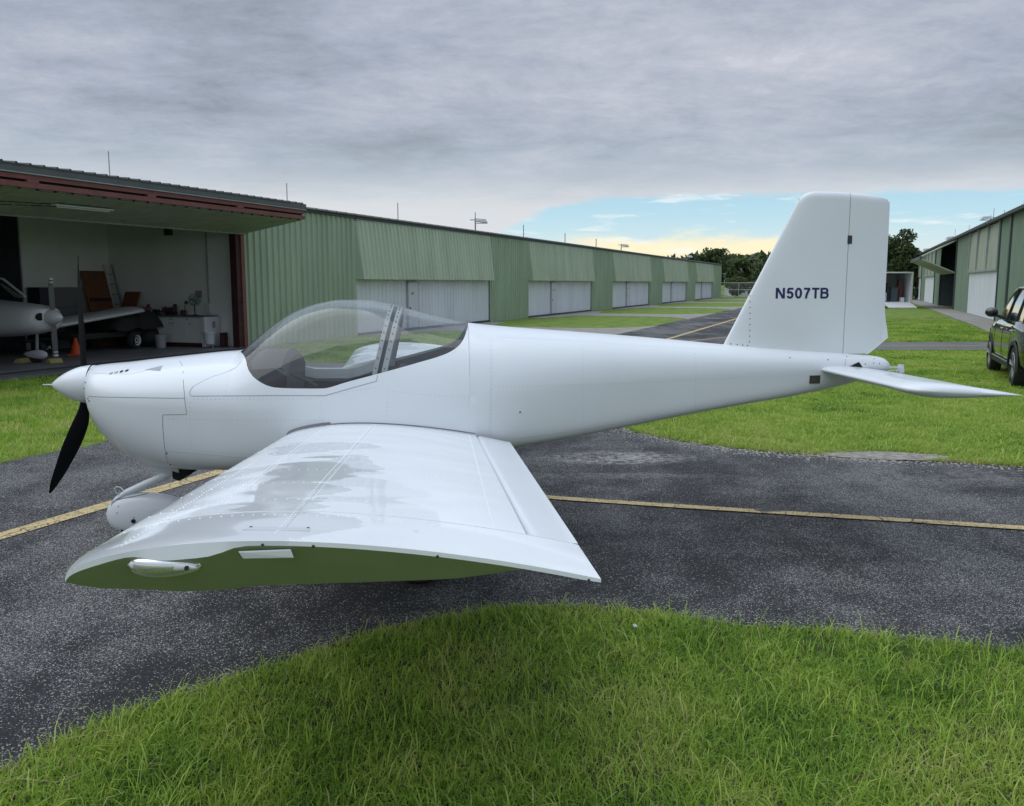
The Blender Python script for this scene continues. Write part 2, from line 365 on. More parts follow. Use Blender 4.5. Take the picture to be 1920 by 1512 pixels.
# near kerbless edge of the asphalt (the grass under the wing), then round the apron
near = smooth_path([(-4.2, -1.0), (-3.0, 1.2), (-2.35, 2.5), (-1.97, 3.2), (-1.79, 3.55), (-1.39, 3.95), (-1.07, 4.25), (-.74, 4.58), (-.33, 4.80), (0, 4.95), (.43, 4.96), (.88, 4.83), (1.28, 4.66), (1.7, 4.60), (2.09, 4.49), (2.61, 4.32), (4.5, 3.7), (9, 2.2), (16, -.1)])
far = smooth_path([(16, 4.8), (9.5, 7.3), (6.4, 8.5), (5.24, 8.93), (4.19, 9.27), (3.69, 9.42), (2.96, 9.69), (2.4, 10.05), (1.82, 10.64), (1.45, 11.4), (1.55, 12.6), ST(-6, 13.4)])
road_r = [ST(-6 + 4 * i, 13.2) for i in range(1, 34)]
road_l = [ST(s, 8.25) for s in range(128, -30, -4)]
asph_poly = near + far + road_r + road_l + [ST(-34, 8.25), ST(-34, 13.2)]
asph, ASPH = sheet('taxiway', asph_poly, .004, M_ASPH, sub=.10, jag=.06)
# side taxiways to the right
branch2 = [(7.2, 24.9), (8.5, 28.3), (18.4, 28.3), (17.2, 24.9)]
sheet('side_taxiway', [(6.1, 24.3), (10.48, 24.91), (16.2, 24.91), (17.5, 28.31), (11.9, 28.31), (7.6, 28.9)], .008, M_PATH)
sheet('concrete_edge_line', [(10, 26.55), (16.8, 26.55), (16.85, 26.72), (10, 26.72)], .012, M_CONC)
d2 = [(13.0, 42.6), (18.35, 43.78), (24.0, 45.05), (25.3, 48.3), (19.7, 47.07), (14.2, 46.0)]
sheet('driveway', d2, .008, M_PATH)
sheet('concrete_apron', [ST(-12, 21.4), ST(14, 21.2), ST(22, 21.4), ST(95, 21.6), ST(95, 23.2), ST(-12, 23.2)], .012, M_CONC)
# concrete driveways of the left row, flaring at the road; grass islands stay between them
ISL = []
for k in range(-1, 6):
    c = 12.35 + 17.73 * k; w = 2.05
    fl = [ST(c - w - 3.2, 8.4), ST(c - w - 1.7, 7.9), ST(c - w - .6, 7.0), ST(c - w, 5.6), ST(c - w, 1.6), ST(c - 6.15, .9), ST(c - 6.15, -.1), ST(c + 6.15, -.1), ST(c + 6.15, .9), ST(c + w, 1.6), ST(c + w, 5.6), ST(c + w + .6, 7.0), ST(c + w + 1.7, 7.9), ST(c + w + 3.2, 8.4)]
    o, pts = sheet('driveway', fl, .008, M_CONC if k != -1 else M_PATH, sub=.5); ISL.append(pts)
# painted lines
def strip(name, path, w, z, mat):
    P = [np.array(p, float) for p in path]; a = []; b = []
    for i, p in enumerate(P):
        t = P[min(i + 1, len(P) - 1)] - P[max(i - 1, 0)]; t = t / np.hypot(*t); n = np.array([-t[1], t[0]])
        ww = w * (1 + .06 * math.sin(i * 2.1)); a.append(p + n * ww / 2); b.append(p - n * ww / 2)
    m = MB().grid([[(*q, z) for q in a], [(*q, z) for q in b]]); o = m.build(name, mat); tag(o, kind='structure'); return o
strip('yellow_centre_line', [ST(s, 10.65) for s in np.arange(-34, 120, 1.5)], .17, .010, M_YEL)
strip('yellow_branch_line', smooth_path([(-2.2, 10.2), (-1.6, 9.1), (-.9, 8.2), (.3, 7.6), (3.92, 6.61), (9, 5.2), (16, 3.2)], 10), .115, .014, M_YEL)
strip('yellow_lead_in_line', smooth_path([ST(-6, 10.75), ST(2, 10.9), ST(6, 11.3), ST(9, 12.0), ST(12, 13.1)], 6), .1, .014, M_YEL)
# bare sandy patch at the grass edge
M_SAND = pbr('bare_sand', (.34, .315, .27), .95, var=.55, vscale=14, bump=.6, bscale=70)
sheet('bare_sand_patch', smooth_path([(3.35, 9.50), (3.5, 9.72), (3.8, 9.82), (4.1, 9.72), (4.45, 9.58), (4.8, 9.36), (4.7, 9.12), (4.1, 9.22), (3.6, 9.36), (3.35, 9.50)], 5)[:-1], .016, M_SAND, sub=.06, jag=.05)

# ---------------- grass ----------------
def inside(px, py, poly):
    res = np.zeros(len(px), bool); n = len(poly)
    x1, y1 = poly[:, 0], poly[:, 1]; x2, y2 = np.roll(x1, -1), np.roll(y1, -1)
    for i in range(n):
        if y1[i] == y2[i]: continue
        c = ((y1[i] > py) != (y2[i] > py)) & (px < (x2[i] - x1[i]) * (py - y1[i]) / (y2[i] - y1[i]) + x1[i]); res ^= c
    return res
def blades(name, px, py, h, w, lean, tint, parent=None):
    n = len(px); ang = rng.uniform(0, 2 * np.pi, n); la = rng.uniform(0, 2 * np.pi, n); l = lean * rng.uniform(.2, 1.3, n) * h
    dx, dy = np.cos(ang) * w / 2, np.sin(ang) * w / 2; lx, ly = np.cos(la) * l, np.sin(la) * l
    V = np.zeros((n, 5, 3), np.float32)
    V[:, 0] = np.stack([px - dx, py - dy, np.zeros(n)], 1); V[:, 1] = np.stack([px + dx, py + dy, np.zeros(n)], 1)
    V[:, 2] = np.stack([px + dx * .8 + lx * .32, py + dy * .8 + ly * .32, h * .58], 1); V[:, 3] = np.stack([px - dx * .8 + lx * .32, py - dy * .8 + ly * .32, h * .58], 1)
    V[:, 4] = np.stack([px + lx, py + ly, h * np.clip(1 - lean * .25, .5, 1)], 1)
    base = (np.arange(n) * 5)[:, None]
    q = (base + np.array([[0, 1, 2, 3]])).ravel(); t = (base + np.array([[3, 2, 4]])).ravel()
    loops = np.concatenate([q, t]).astype(np.int32)
    starts = np.concatenate([np.arange(n) * 4, 4 * n + np.arange(n) * 3]).astype(np.int32)
    me = bpy.data.meshes.new(name); me.vertices.add(5 * n); me.vertices.foreach_set('co', V.ravel())
    me.loops.add(len(loops)); me.loops.foreach_set('vertex_index', loops); me.polygons.add(2 * n); me.polygons.foreach_set('loop_start', starts)
    me.update(calc_edges=True); me.validate()
    a = me.attributes.new('tint', 'FLOAT', 'POINT'); a.data.foreach_set('value', np.repeat(tint, 5).astype(np.float32))
    me.materials.append(M_BLADE); me.polygons.foreach_set('use_smooth', np.ones(2 * n, bool))
    o = bpy.data.objects.new(name, me); col.objects.link(o); tag(o, kind='stuff'); return o
def not_paved(px, py):
    px = px + rng.normal(0, .018, len(px)); py = py + rng.normal(0, .018, len(px))
    k = ~inside(px, py, ASPH)
    for p in ISL: k &= ~inside(px, py, p)
    return k
GRAVEL = None
def tints(px, py, n, edge=None):
    t = .45 + (vnoise(px, py, 1.1, 2) - .5) * .5 + (vnoise(px, py, 4.5, 4) - .5) * .55 + rng.normal(0, .13, n)
    dry = rng.random(n) < .035; t = np.minimum(t, .78); t[dry] = rng.uniform(.85, 1, dry.sum())
    if edge is not None: t = t + edge
    return np.clip(t, 0, 1)
def dist_to(px, py, poly, cap=1.0):
    d = np.full(len(px), cap)
    for i in range(0, len(poly)):
        a = poly[i]; d = np.minimum(d, np.hypot(px - a[0], py - a[1]))
    return d
def make_grass():
    # foreground, from under the wing to below the frame
    n = 300000; px = rng.uniform(-3.2, 3.4, n); py = rng.uniform(1.2, 5.1, n)
    keep = rng.random(n) < np.clip((3.3 / np.maximum(py, 2.0)) ** 1.3, .25, 1)
    keep &= (np.abs(px) < .62 * py + .35); px, py = px[keep], py[keep]
    k = not_paved(px, py); px, py = px[k], py[k]; n = len(px)
    near_pts = np.array([p for p in near if abs(p[0]) < 4]); near_pts = np.array(smooth_path(near_pts[::2], 4)); d = dist_to(px, py, near_pts, .6)
    clump = vnoise(px, py, 2.2, 8); c2 = vnoise(px, py, 11, 12)
    h = (.020 + .042 * clump * c2 + rng.exponential(.012, n)); h = np.clip(h, .012, .12)
    tall = rng.random(n) < .035 * (.3 + clump); h[tall] = rng.uniform(.06, .13, tall.sum())
    w = rng.uniform(.0024, .0050, n); w[tall] = rng.uniform(.004, .0065, tall.sum())
    e = np.where(d < .16, (.16 - d) * 1.9, 0) * rng.random(n) * 1.2
    blades('foreground_grass', px, py, h, w, rng.uniform(.4, 1.9, n), tints(px, py, n, e) + np.where(tall, .14, 0))
    n = 150000; px = rng.uniform(-5.2, 7.2, n); py = rng.uniform(-.6, 5.2, n); k = not_paved(px, py) & ((np.abs(px) > .62 * py + .2) | (py < 1.3)); px, py = px[k], py[k]; n = len(px)
    blades('outer_grass', px, py, rng.uniform(.025, .09, n), rng.uniform(.005, .010, n), rng.uniform(.5, 1.8, n), tints(px, py, n))
    # broad-leaved ground cover between the blades: low flat leaflets
    n = 60000; px = rng.uniform(-2.5, 3.2, n); py = rng.uniform(1.8, 5.0, n)
    k = not_paved(px, py) & (vnoise(px, py, 1.6, 21) > .30) & (np.abs(px) < .62 * py + .3); px, py = px[k], py[k]; n = len(px)
    blades('clover_cover', px, py, rng.uniform(.018, .038, n), rng.uniform(.006, .011, n), rng.uniform(.6, 1.6, n), np.clip(.28 + rng.normal(0, .12, n), 0, .8))
    # right verge
    n = 620000; u = rng.random(n); py = 8.6 + (48 - 8.6) * u ** 2.3; px = rng.uniform(0, 1, n) * (py * .62 + .5 - 1.0) + 1.0
    k = not_paved(px, py); px, py = px[k], py[k]
    t = (px - HP[0]) * NV[0] + (py - HP[1]) * NV[1]; k = (t > 13) & (t < 21.2) & ~((py > 24.6) & (py < 28.5) & (px > 6))
    k &= ~(((px - 4.05) / .75) ** 2 + ((py - 9.45) / .27) ** 2 < rng.uniform(.75, 1.15, len(px))); px, py = px[k], py[k]; n = len(px)
    dd = dist_to(px, py, np.array(far), .8); sc_ = np.clip(py / 10, 1, 3)
    h = (.035 + .045 * vnoise(px, py, 2.5, 3) * vnoise(px, py, 9, 6) + rng.exponential(.012, n)) * (1 + .12 * (sc_ - 1)); w = rng.uniform(.004, .0075, n) * sc_
    e = np.where(dd < .35, (.35 - dd) * .9, 0) * rng.random(n)
    blades('verge_grass', px, py, np.clip(h * .8, .015, .13), w, rng.uniform(.5, 1.9, n), np.clip(tints(px, py, n, e) + .07, 0, 1))
    # left islands
    n = 200000; s = rng.uniform(-20, 10, n); tt = rng.uniform(.3, 8.2, n); px = HP[0] + DV[0] * s + NV[0] * tt; py = HP[1] + DV[1] * s + NV[1] * tt
    k = not_paved(px, py) & (np.abs(px) < .66 * py); px, py = px[k], py[k]; n = len(px)
    blades('island_grass', px, py, rng.uniform(.03, .09, n), rng.uniform(.008, .016, n), rng.uniform(.3, 1.4, n), np.clip(tints(px, py, n) + .1, 0, 1))
make_grass()
def long_blades(name, px, py, L_, w, tint, curl):
    """arching grass blades, four segments each"""
    n = len(px); la = rng.uniform(0, 2 * np.pi, n); ex, ey = np.cos(la), np.sin(la); K = 5; V = np.zeros((n, 2 * K - 1, 3), np.float32)
    x, y, z = px.copy(), py.copy(), np.zeros(n); ang = rng.uniform(.05, .6, n); seg = L_ / (K - 1)
    for k in range(K):
        ww = w * (1, .95, .8, .5, 0)[k] / 2
        if k < K - 1: V[:, 2 * k] = np.stack([x - ey * ww, y + ex * ww, z], 1); V[:, 2 * k + 1] = np.stack([x + ey * ww, y - ex * ww, z], 1)
        else: V[:, 2 * k] = np.stack([x, y, z], 1)
        x = x + ex * np.sin(ang) * seg; y = y + ey * np.sin(ang) * seg; z = np.maximum(z + np.cos(ang) * seg, .008); ang = ang + curl
    b = (np.arange(n) * (2 * K - 1))[:, None]; q = np.concatenate([(b + np.array([[2 * k, 2 * k + 1, 2 * k + 3, 2 * k + 2]])) for k in range(K - 2)], 0); t = b + np.array([[2 * K - 4, 2 * K - 3, 2 * K - 2]])
    nq = len(q); loops = np.concatenate([q.ravel(), t.ravel()]).astype(np.int32); starts = np.concatenate([np.arange(nq) * 4, 4 * nq + np.arange(n) * 3]).astype(np.int32)
    me = bpy.data.meshes.new(name); me.vertices.add(n * (2 * K - 1)); me.vertices.foreach_set('co', V.ravel()); me.loops.add(len(loops)); me.loops.foreach_set('vertex_index', loops)
    me.polygons.add(nq + n); me.polygons.foreach_set('loop_start', starts); me.update(calc_edges=True); me.validate()
    a = me.attributes.new('tint', 'FLOAT', 'POINT'); a.data.foreach_set('value', np.repeat(tint, 2 * K - 1).astype(np.float32)); me.materials.append(M_BLADE); me.polygons.foreach_set('use_smooth', np.ones(nq + n, bool))
    o = bpy.data.objects.new(name, me); col.objects.link(o); tag(o, kind='stuff')
n_ = 11000; cx_ = rng.uniform(-2.9, 3.2, 3000); cy_ = rng.uniform(1.9, 5.0, 3000); pick = rng.integers(0, 3000, n_)
bx_ = cx_[pick] + rng.normal(0, .018, n_); by_ = cy_[pick] + rng.normal(0, .018, n_); k_ = not_paved(bx_, by_) & (rng.random(n_) < .25 + vnoise(bx_, by_, 1.3, 31)); bx_, by_ = bx_[k_], by_[k_]
long_blades('long_grass', bx_, by_, rng.uniform(.06, .16, len(bx_)), rng.uniform(.0035, .0068, len(bx_)), np.clip(.55 + rng.normal(0, .16, len(bx_)), .1, 1), rng.uniform(.1, .55, len(bx_)))
n_ = 30000; u_ = rng.random(n_); by_ = 8.8 + 9 * u_ ** 1.7; bx_ = 1 + rng.random(n_) * (by_ * .62 - .5); k_ = not_paved(bx_, by_); bx_, by_ = bx_[k_], by_[k_]; tt_ = (bx_ - HP[0]) * NV[0] + (by_ - HP[1]) * NV[1]; k_ = (tt_ > 13.3) & ~(((bx_ - 4.05) / .75) ** 2 + ((by_ - 9.45) / .27) ** 2 < 1.05); bx_, by_ = bx_[k_], by_[k_]
long_blades('long_verge_grass', bx_, by_, rng.uniform(.06, .13, len(bx_)), rng.uniform(.006, .012, len(bx_)), np.clip(.6 + rng.normal(0, .15, len(bx_)), .1, 1), rng.uniform(.2, .6, len(bx_)))

def pebbles(name, px, py, r, z, mat):
    n = len(px); V = []; F = []
    base = np.array([(1, 0, .1), (.2, .9, .1), (-.8, .6, .1), (-.9, -.5, .1), (.1, -1, .1), (.75, -.6, .15), (.15, .1, .75), (-.3, -.2, .65)])
    for i in range(n):
        a = rng.uniform(0, 6.28); c, s_ = math.cos(a), math.sin(a); q = base * rng.uniform(.75, 1.2, (8, 1)) * r[i]; o = len(V)
        V += [(px[i] + c * x - s_ * y, py[i] + s_ * x + c * y, z + h) for x, y, h in q]; F += [(o + k, o + (k + 1) % 6, o + 6) if k < 3 else (o + k, o + (k + 1) % 6, o + 7) for k in range(6)] + [(o + 3, o + 7, o + 6), (o, o + 6, o + 7)]
    me = bpy.data.meshes.new(name); me.from_pydata([tuple(map(float, v)) for v in V], [], F); me.materials.append(mat); o = bpy.data.objects.new(name, me); col.objects.link(o); return tag(o, kind='stuff')
fe = np.array([p for p in far if 1.2 < p[0] < 9.5]); pk = rng.integers(0, len(fe), 2600); gx = fe[pk, 0] + rng.normal(0, .16, 2600); gy = fe[pk, 1] + rng.normal(-.07, .10, 2600)
ne = np.array([p for p in near if -2.3 < p[0] < 4]); pk = rng.integers(0, len(ne), 1500); hx = ne[pk, 0] + rng.normal(0, .10, 1500); hy = ne[pk, 1] + rng.normal(.04, .05, 1500)
sxp, syp = rng.normal(4.1, .33, 1200), rng.normal(9.45, .12, 1200)
M_PEB = pbr('pale_gravel', (.42, .40, .36), .9, var=.5, vscale=30)
pebbles('edge_gravel', np.concatenate([gx, sxp]), np.concatenate([gy, syp]), rng.uniform(.004, .016, 3800), .006, M_PEB)
pebbles('near_edge_gravel', hx, hy, rng.uniform(.002, .007, 1500), .005, M_PEB)
# ---------------- aircraft section table: x aft of the spinner tip, y to starboard, z above ground ----------------
_T = [  # x, w, ztop, zmid, zbot, ntop, nbot
 (.315, .135, 1.285, 1.16, 1.035, 2.0, 2.0), (.34, .225, 1.293, 1.14, .955, 2.1, 2.0), (.38, .30, 1.300, 1.12, .865, 2.2, 2.1),
 (.45, .365, 1.307, 1.10, .775, 2.3, 2.2), (.55, .415, 1.315, 1.08, .69, 2.3, 2.4), (.68, .455, 1.330, 1.06, .622, 2.3, 2.7),
 (.82, .485, 1.345, 1.05, .592, 2.3, 3.2), (.98, .51, 1.362, 1.04, .588, 2.3, 4.0), (1.2, .53, 1.384, 1.02, .594, 2.3, 5.0),
 (1.36, .545, 1.398, 1.01, .60, 2.25, 5.5), (1.455, .55, 1.471, 1.0, .603, 2.15, 5.5), (1.57, .555, 1.566, 1.0, .606, 2.1, 5.5),
 (1.76, .56, 1.682, 1.0, .61, 2.05, 5.5), (1.912, .56, 1.731, 1.0, .615, 2.05, 5.5), (2.062, .56, 1.753, 1.0, .62, 2.05, 5.5), (2.25, .558, 1.749, 1.0, .63, 2.05, 5.5),
 (2.42, .555, 1.719, 1.0, .64, 2.08, 5.5), (2.666, .545, 1.650, 1.02, .655, 2.15, 5.5), (2.964, .52, 1.586, 1.05, .685, 2.3, 5.5), (3.24, .49, 1.557, 1.08, .72, 2.4, 7.0),
 (3.83, .405, 1.511, 1.14, .81, 2.5, 8.0), (4.42, .315, 1.461, 1.18, .91, 2.5, 8.0), (4.85, .25, 1.420, 1.20, .975, 2.5, 7.0), (5.40, .17, 1.375, 1.22, 1.05, 2.5, 5.0),
 (5.77, .115, 1.349, 1.24, 1.115, 2.5, 3.0), (6.0, .075, 1.328, 1.25, 1.175, 2.4, 2.5), (6.08, .055, 1.310, 1.25, 1.20, 2.2, 2.2), (6.125, .02, 1.28, 1.25, 1.225, 2., 2.)]
_SF = [pchip([r[0] for r in _T], [r[i] for r in _T]) for i in range(1, 7)]
def secp(x): return [f(x) for f in _SF]
def spt(x, th, P=None):     # th -90..90 (bottom..top) on the port half, returned as (half width, z)
    w, zt, zm, zb, nt_, nb_ = P or secp(x); c, s = math.cos(th), math.sin(th)
    n = nt_ if s >= 0 else nb_; hh = (zt - zm) if s >= 0 else (zm - zb)
    return w * abs(c) ** (2 / n), zm + math.copysign(hh * abs(s) ** (2 / n), s)
def side_y(x, z):           # half width of the body at height z
    w, zt, zm, zb, nt_, nb_ = secp(x)
    if z >= zm: q = min(1, (z - zm) / max(zt - zm, 1e-6)); return w * (1 - q ** nt_) ** (1 / nt_)
    q = min(1, (zm - z) / max(zm - zb, 1e-6)); return w * (1 - q ** nb_) ** (1 / nb_)
_CB = pchip([1.36, 1.40, 1.435, 1.465, 1.487, 1.52, 1.56, 1.62, 1.68, 1.82, 1.98, 2.15, 2.32, 2.6, 2.81, 2.88, 2.92, 2.95, 2.963],
            [1.396, 1.395, 1.385, 1.355, 1.31, 1.265, 1.235, 1.203, 1.188, 1.182, 1.180, 1.222, 1.265, 1.338, 1.40, 1.44, 1.485, 1.55, 1.586])
# ---------------- aircraft materials ----------------
M_WHITE = pbr('aircraft_white_paint', (.695, .73, .76), .32, coat=.35, var=.04, vscale=1.3, croug=.06, bump=.12, bscale=3.5)
def wing_paint():
    m = bpy.data.materials.new('damp_white_wing_paint'); m.use_nodes = True; nt = m.node_tree; N = nt.nodes; L = nt.links; b = N['Principled BSDF']
    tc = N.new('ShaderNodeTexCoord')
    mp = N.new('ShaderNodeMapping'); L.new(tc.outputs['Object'], mp.inputs[0]); mp.inputs['Scale'].default_value = (1.25, 1.9, 0); mp.inputs['Location'].default_value = (.4, .55, 0)
    a = N.new('ShaderNodeTexNoise'); a.inputs['Scale'].default_value = 1.25; a.inputs['Detail'].default_value = 6; a.inputs['Roughness'].default_value = .48; a.inputs['Distortion'].default_value = .4; L.new(mp.outputs[0], a.inputs[0])
    sx = N.new('ShaderNodeSeparateXYZ'); L.new(tc.outputs['Object'], sx.inputs[0])
    # water film lies mostly on the forward, outer half where the skin is flattest
    fx = N.new('ShaderNodeMapRange'); fx.interpolation_type = 'SMOOTHSTEP'; L.new(sx.outputs[0], fx.inputs[0]); fx.inputs[1].default_value = 2.75; fx.inputs[2].default_value = 2.3; fx.inputs[3].default_value = -.16; fx.inputs[4].default_value = .035
    fy = N.new('ShaderNodeMapRange'); fy.interpolation_type = 'SMOOTHSTEP'; ab = N.new('ShaderNodeMath'); ab.operation = 'ABSOLUTE'; L.new(sx.outputs[1], ab.inputs[0]); L.new(ab.outputs[0], fy.inputs[0]); fy.inputs[1].default_value = 1.2; fy.inputs[2].default_value = 2.2; fy.inputs[3].default_value = -.22; fy.inputs[4].default_value = 0
    ad = N.new('ShaderNodeMath'); L.new(a.outputs[0], ad.inputs[0]); L.new(fx.outputs[0], ad.inputs[1]); ad2 = N.new('ShaderNodeMath'); L.new(ad.outputs[0], ad2.inputs[0]); L.new(fy.outputs[0], ad2.inputs[1])
    wet = N.new('ShaderNodeMapRange'); L.new(ad2.outputs[0], wet.inputs[0]); wet.inputs[1].default_value = .500; wet.inputs[2].default_value = .524
    rr = N.new('ShaderNodeMapRange'); L.new(wet.outputs[0], rr.inputs[0]); rr.inputs[3].default_value = .34; rr.inputs[4].default_value = .13; L.new(rr.outputs[0], b.inputs['Roughness'])
    mx = N.new('ShaderNodeMix'); mx.data_type = 'RGBA'; L.new(wet.outputs[0], mx.inputs[0]); mx.inputs[6].default_value = (.79, .82, .845, 1); mx.inputs[7].default_value = (.67, .70, .725, 1); L.new(mx.outputs[2], b.inputs['Base Color'])
    b.inputs['Coat Weight'].default_value = .6; b.inputs['Coat Roughness'].default_value = .03
    # gentle oil-canning of the thin skin
    n2 = N.new('ShaderNodeTexNoise'); n2.inputs['Scale'].default_value = 2.2; n2.inputs['Detail'].default_value = 1; L.new(tc.outputs['Object'], n2.inputs[0])
    bp = N.new('ShaderNodeBump'); bp.inputs['Strength'].default_value = .35; bp.inputs['Distance'].default_value = .03; L.new(n2.outputs[0], bp.inputs['Height']); L.new(bp.outputs[0], b.inputs['Normal']); L.new(bp.outputs[0], b.inputs['Coat Normal'])
    return m
M_WING = wing_paint()
M_SEAM = pbr('panel_gap', (.16, .165, .18), .8)
M_JOINT = pbr('faint_joint', (.58, .59, .61), .5); M_OLV = pbr('grass_bounce_olive', (.30, .355, .21), .35, coat=.3, var=.12, vscale=5)  # olive puts green light bounced off the grass into the white paint's colour
M_RIVET = pbr('rivet_white', (.86, .86, .87), .25, coat=.5)
M_RIVETG = pbr('rivet_grey', (.47, .49, .52), .5); M_BOW = pbr('grey_bow', (.36, .38, .385), .5, var=.15, vscale=8)
M_SCREW = pbr('dark_screw', (.03, .03, .035), .45)
M_BLACK = pbr('black_void', (.006, .006, .008), .9)
M_GREYP = pbr('light_grey_frame', (.60, .62, .62), .45, var=.15, vscale=8)
M_INT = pbr('cockpit_trim', (.05, .053, .06), .8, var=.3, vscale=9)
M_NAVY = pbr('navy_fabric', (.018, .022, .045), .9, var=.4, vscale=12)
M_CARB = pbr('black_propeller', (.010, .010, .012), .6, spec=.04)
M_CHROME = pbr('chrome_reflector', (.78, .79, .80), .22, metal=.75)
M_TYRE = pbr('tyre_rubber', (.022, .022, .023), .85, bump=.3, bscale=120)
M_PLATE = pbr('brown_data_plate', (.13, .11, .10), .4, metal=.5, var=.3, vscale=60)
M_NUM = pbr('navy_lettering', (.008, .011, .095), .4)
def glass(name, tint, refl=1.0, haze=.0):
    m = bpy.data.materials.new(name); m.use_nodes = True; nt = m.node_tree; N = nt.nodes; L = nt.links; N.remove(N['Principled BSDF'])
    tr = N.new('ShaderNodeBsdfTransparent'); tr.inputs[0].default_value = (*tint, 1); gl = N.new('ShaderNodeBsdfGlossy'); gl.inputs['Roughness'].default_value = .0
    fr = N.new('ShaderNodeFresnel'); ge = N.new('ShaderNodeNewGeometry'); ior = N.new('ShaderNodeMapRange'); ior.inputs[3].default_value = 1.5; ior.inputs[4].default_value = 1 / 1.5; L.new(ge.outputs['Backfacing'], ior.inputs[0]); L.new(ior.outputs[0], fr.inputs[0]); mx = N.new('ShaderNodeMixShader')
    mu = N.new('ShaderNodeMath'); mu.operation = 'MULTIPLY'; mu.use_clamp = True; L.new(fr.outputs[0], mu.inputs[0]); mu.inputs[1].default_value = refl; mn = N.new('ShaderNodeMath'); mn.operation = 'MINIMUM'; mn.inputs[1].default_value = .30; L.new(mu.outputs[0], mn.inputs[0]); mu = mn
    L.new(mu.outputs[0], mx.inputs[0]); L.new(tr.outputs[0], mx.inputs[1]); L.new(gl.outputs[0], mx.inputs[2])
    last = mx
    if haze:
        df = N.new('ShaderNodeBsdfDiffuse'); df.inputs[0].default_value = (.7, .72, .74, 1); m2 = N.new('ShaderNodeMixShader'); m2.inputs[0].default_value = haze
        L.new(mx.outputs[0], m2.inputs[1]); L.new(df.outputs[0], m2.inputs[2]); last = m2
    L.new(last.outputs[0], N['Material Output'].inputs[0]); return m
M_GLASS = glass('perspex', (.85, .88, .88), 1.5, .028)
M_DOORW = pbr('lamp_white', (.7, .72, .74), .2, coat=.8)
M_LENS = glass('clear_lens', (.97, .97, .97), 1.6)

AC = empty('light_aircraft', (-3.272, 6.211, 0), R(4.3), 'small white low-wing two-seat airplane with bubble canopy parked on the asphalt taxiway', 'airplane')
def side_pt(x, z, off=.001, sgn=-1): return (x, sgn * (side_y(x, z) + off), z)
def dens(pts, step=.03):
    out = []
    for (a, b), (c, d) in zip(pts[:-1], pts[1:]):
        k = max(1, int(math.hypot(c - a, d - b) / step)); out += [(a + (c - a) * i / k, b + (d - b) * i / k) for i in range(k)]
    return out + [pts[-1]]

def build_body():
    xs = sorted(set([round(v, 4) for v in np.concatenate([np.linspace(.315, .4, 9), np.linspace(.4, 1.36, 34), np.linspace(1.36, 1.5, 15), np.linspace(1.5, 2.86, 48), np.linspace(2.86, 2.963, 12), np.linspace(2.963, 6.0, 52), np.linspace(6.0, 6.125, 8)])] + [.935, 1.086]))
    ML, MU = 46, 22
    def bound_th(x):
        if x <= 1.3601 or x >= 2.9629: return math.pi / 2
        P = secp(x); z = min(_CB(x), P[1]); zm = P[2]
        q = max(0, (z - zm) / (P[1] - zm)); return math.asin(min(1, q ** (P[4] / 2)))
    lo = []; up = []; ux = []
    for x in xs:
        P = secp(x); tb = bound_th(x)
        half = [spt(x, -math.pi / 2 + (tb + math.pi / 2) * i / ML, P) for i in range(ML + 1)]
        lo.append([(x, -w, z) for w, z in half[::-1]] + [(x, w, z) for w, z in half[1:]])
        if 1.36 <= x <= 2.9631:
            hu = [spt(x, tb + (math.pi / 2 - tb) * i / MU, P) for i in range(MU + 1)]
            up.append([(x, -w, z) for w, z in hu] + [(x, w, z) for w, z in hu[::-1][1:]]); ux.append(x)
    full = MB().grid(lo); MESHREF = full
    cowl, fus, tail = MB(), MB(), MB(); cowl.v = fus.v = tail.v = full.v
    for f in full.f:
        c = np.mean([full.v[i] for i in f], 0)
        t = cowl if (c[0] < .935 or (c[0] < 1.086 and c[2] > 1.013)) else fus
        if c[0] > 5.745: t = tail
        t.f.append(f); t.mi.append(0)
    def drop(m):   # keep only used vertices
        used = sorted({i for f in m.f for i in f}); mp = {a: b for b, a in enumerate(used)}; r = MB(); r.v = [m.v[i] for i in used]; r.f = [tuple(mp[i] for i in f) for f in m.f]; r.mi = m.mi; return r
    fo = drop(fus).build('fuselage', M_WHITE, AC, smooth=True, angle=60, recalc=True)
    co = drop(cowl).build('engine_cowling', M_WHITE, AC, smooth=True, angle=60)
    tf = drop(tail).build('tail_fairing', M_WHITE, AC, smooth=True, angle=60)
    # one continuous set of normals across the joints of the three pieces
    ref = full.mesh('ref', M_WHITE, smooth=True, merge=True); key = {tuple(round(q, 4) for q in v.co): v.normal.copy() for v in ref.vertices}; bpy.data.meshes.remove(ref)
    for o in (fo, co, tf):
        o.data.normals_split_custom_set_from_vertices([key.get(tuple(round(q, 4) for q in v.co), v.normal) for v in o.data.vertices])
    # canopy glass split at the slanted hoop
    gu = MB().grid(up); a, b = MB(), MB(); a.v = b.v = gu.v
    for f in gu.f:
        c = np.mean([gu.v[i] for i in f], 0); t = a if c[0] < 2.355 + .22 * (c[2] - 1.265) else b; t.f.append(f); t.mi.append(0)
    cg = drop(a).build('canopy', M_GLASS, AC, smooth=True, angle=None); drop(b).build('rear_window', M_GLASS, AC, smooth=True, angle=None)
    # inner lining
    li = []
    for x in np.linspace(1.3, 2.95, 40):
        P = secp(x); tb = min(bound_th(x), math.pi / 2) if 1.36 < x < 2.96 else math.pi / 2 * .98
        half = [spt(x, -math.pi / 2 + (tb - .03 + math.pi / 2) * i / 30, P) for i in range(31)]
        li.append([(x, -w * .965, z + (.03 if z < .7 else 0)) for w, z in half[::-1]] + [(x, w * .965, z + (.03 if z < .7 else 0)) for w, z in half[1:]])
    MB().grid(li).build('cockpit_lining', M_INT, AC, smooth=True)
    return fo, co, tf, cg
FUS, COWL, TAILF, CANOPY = build_body()

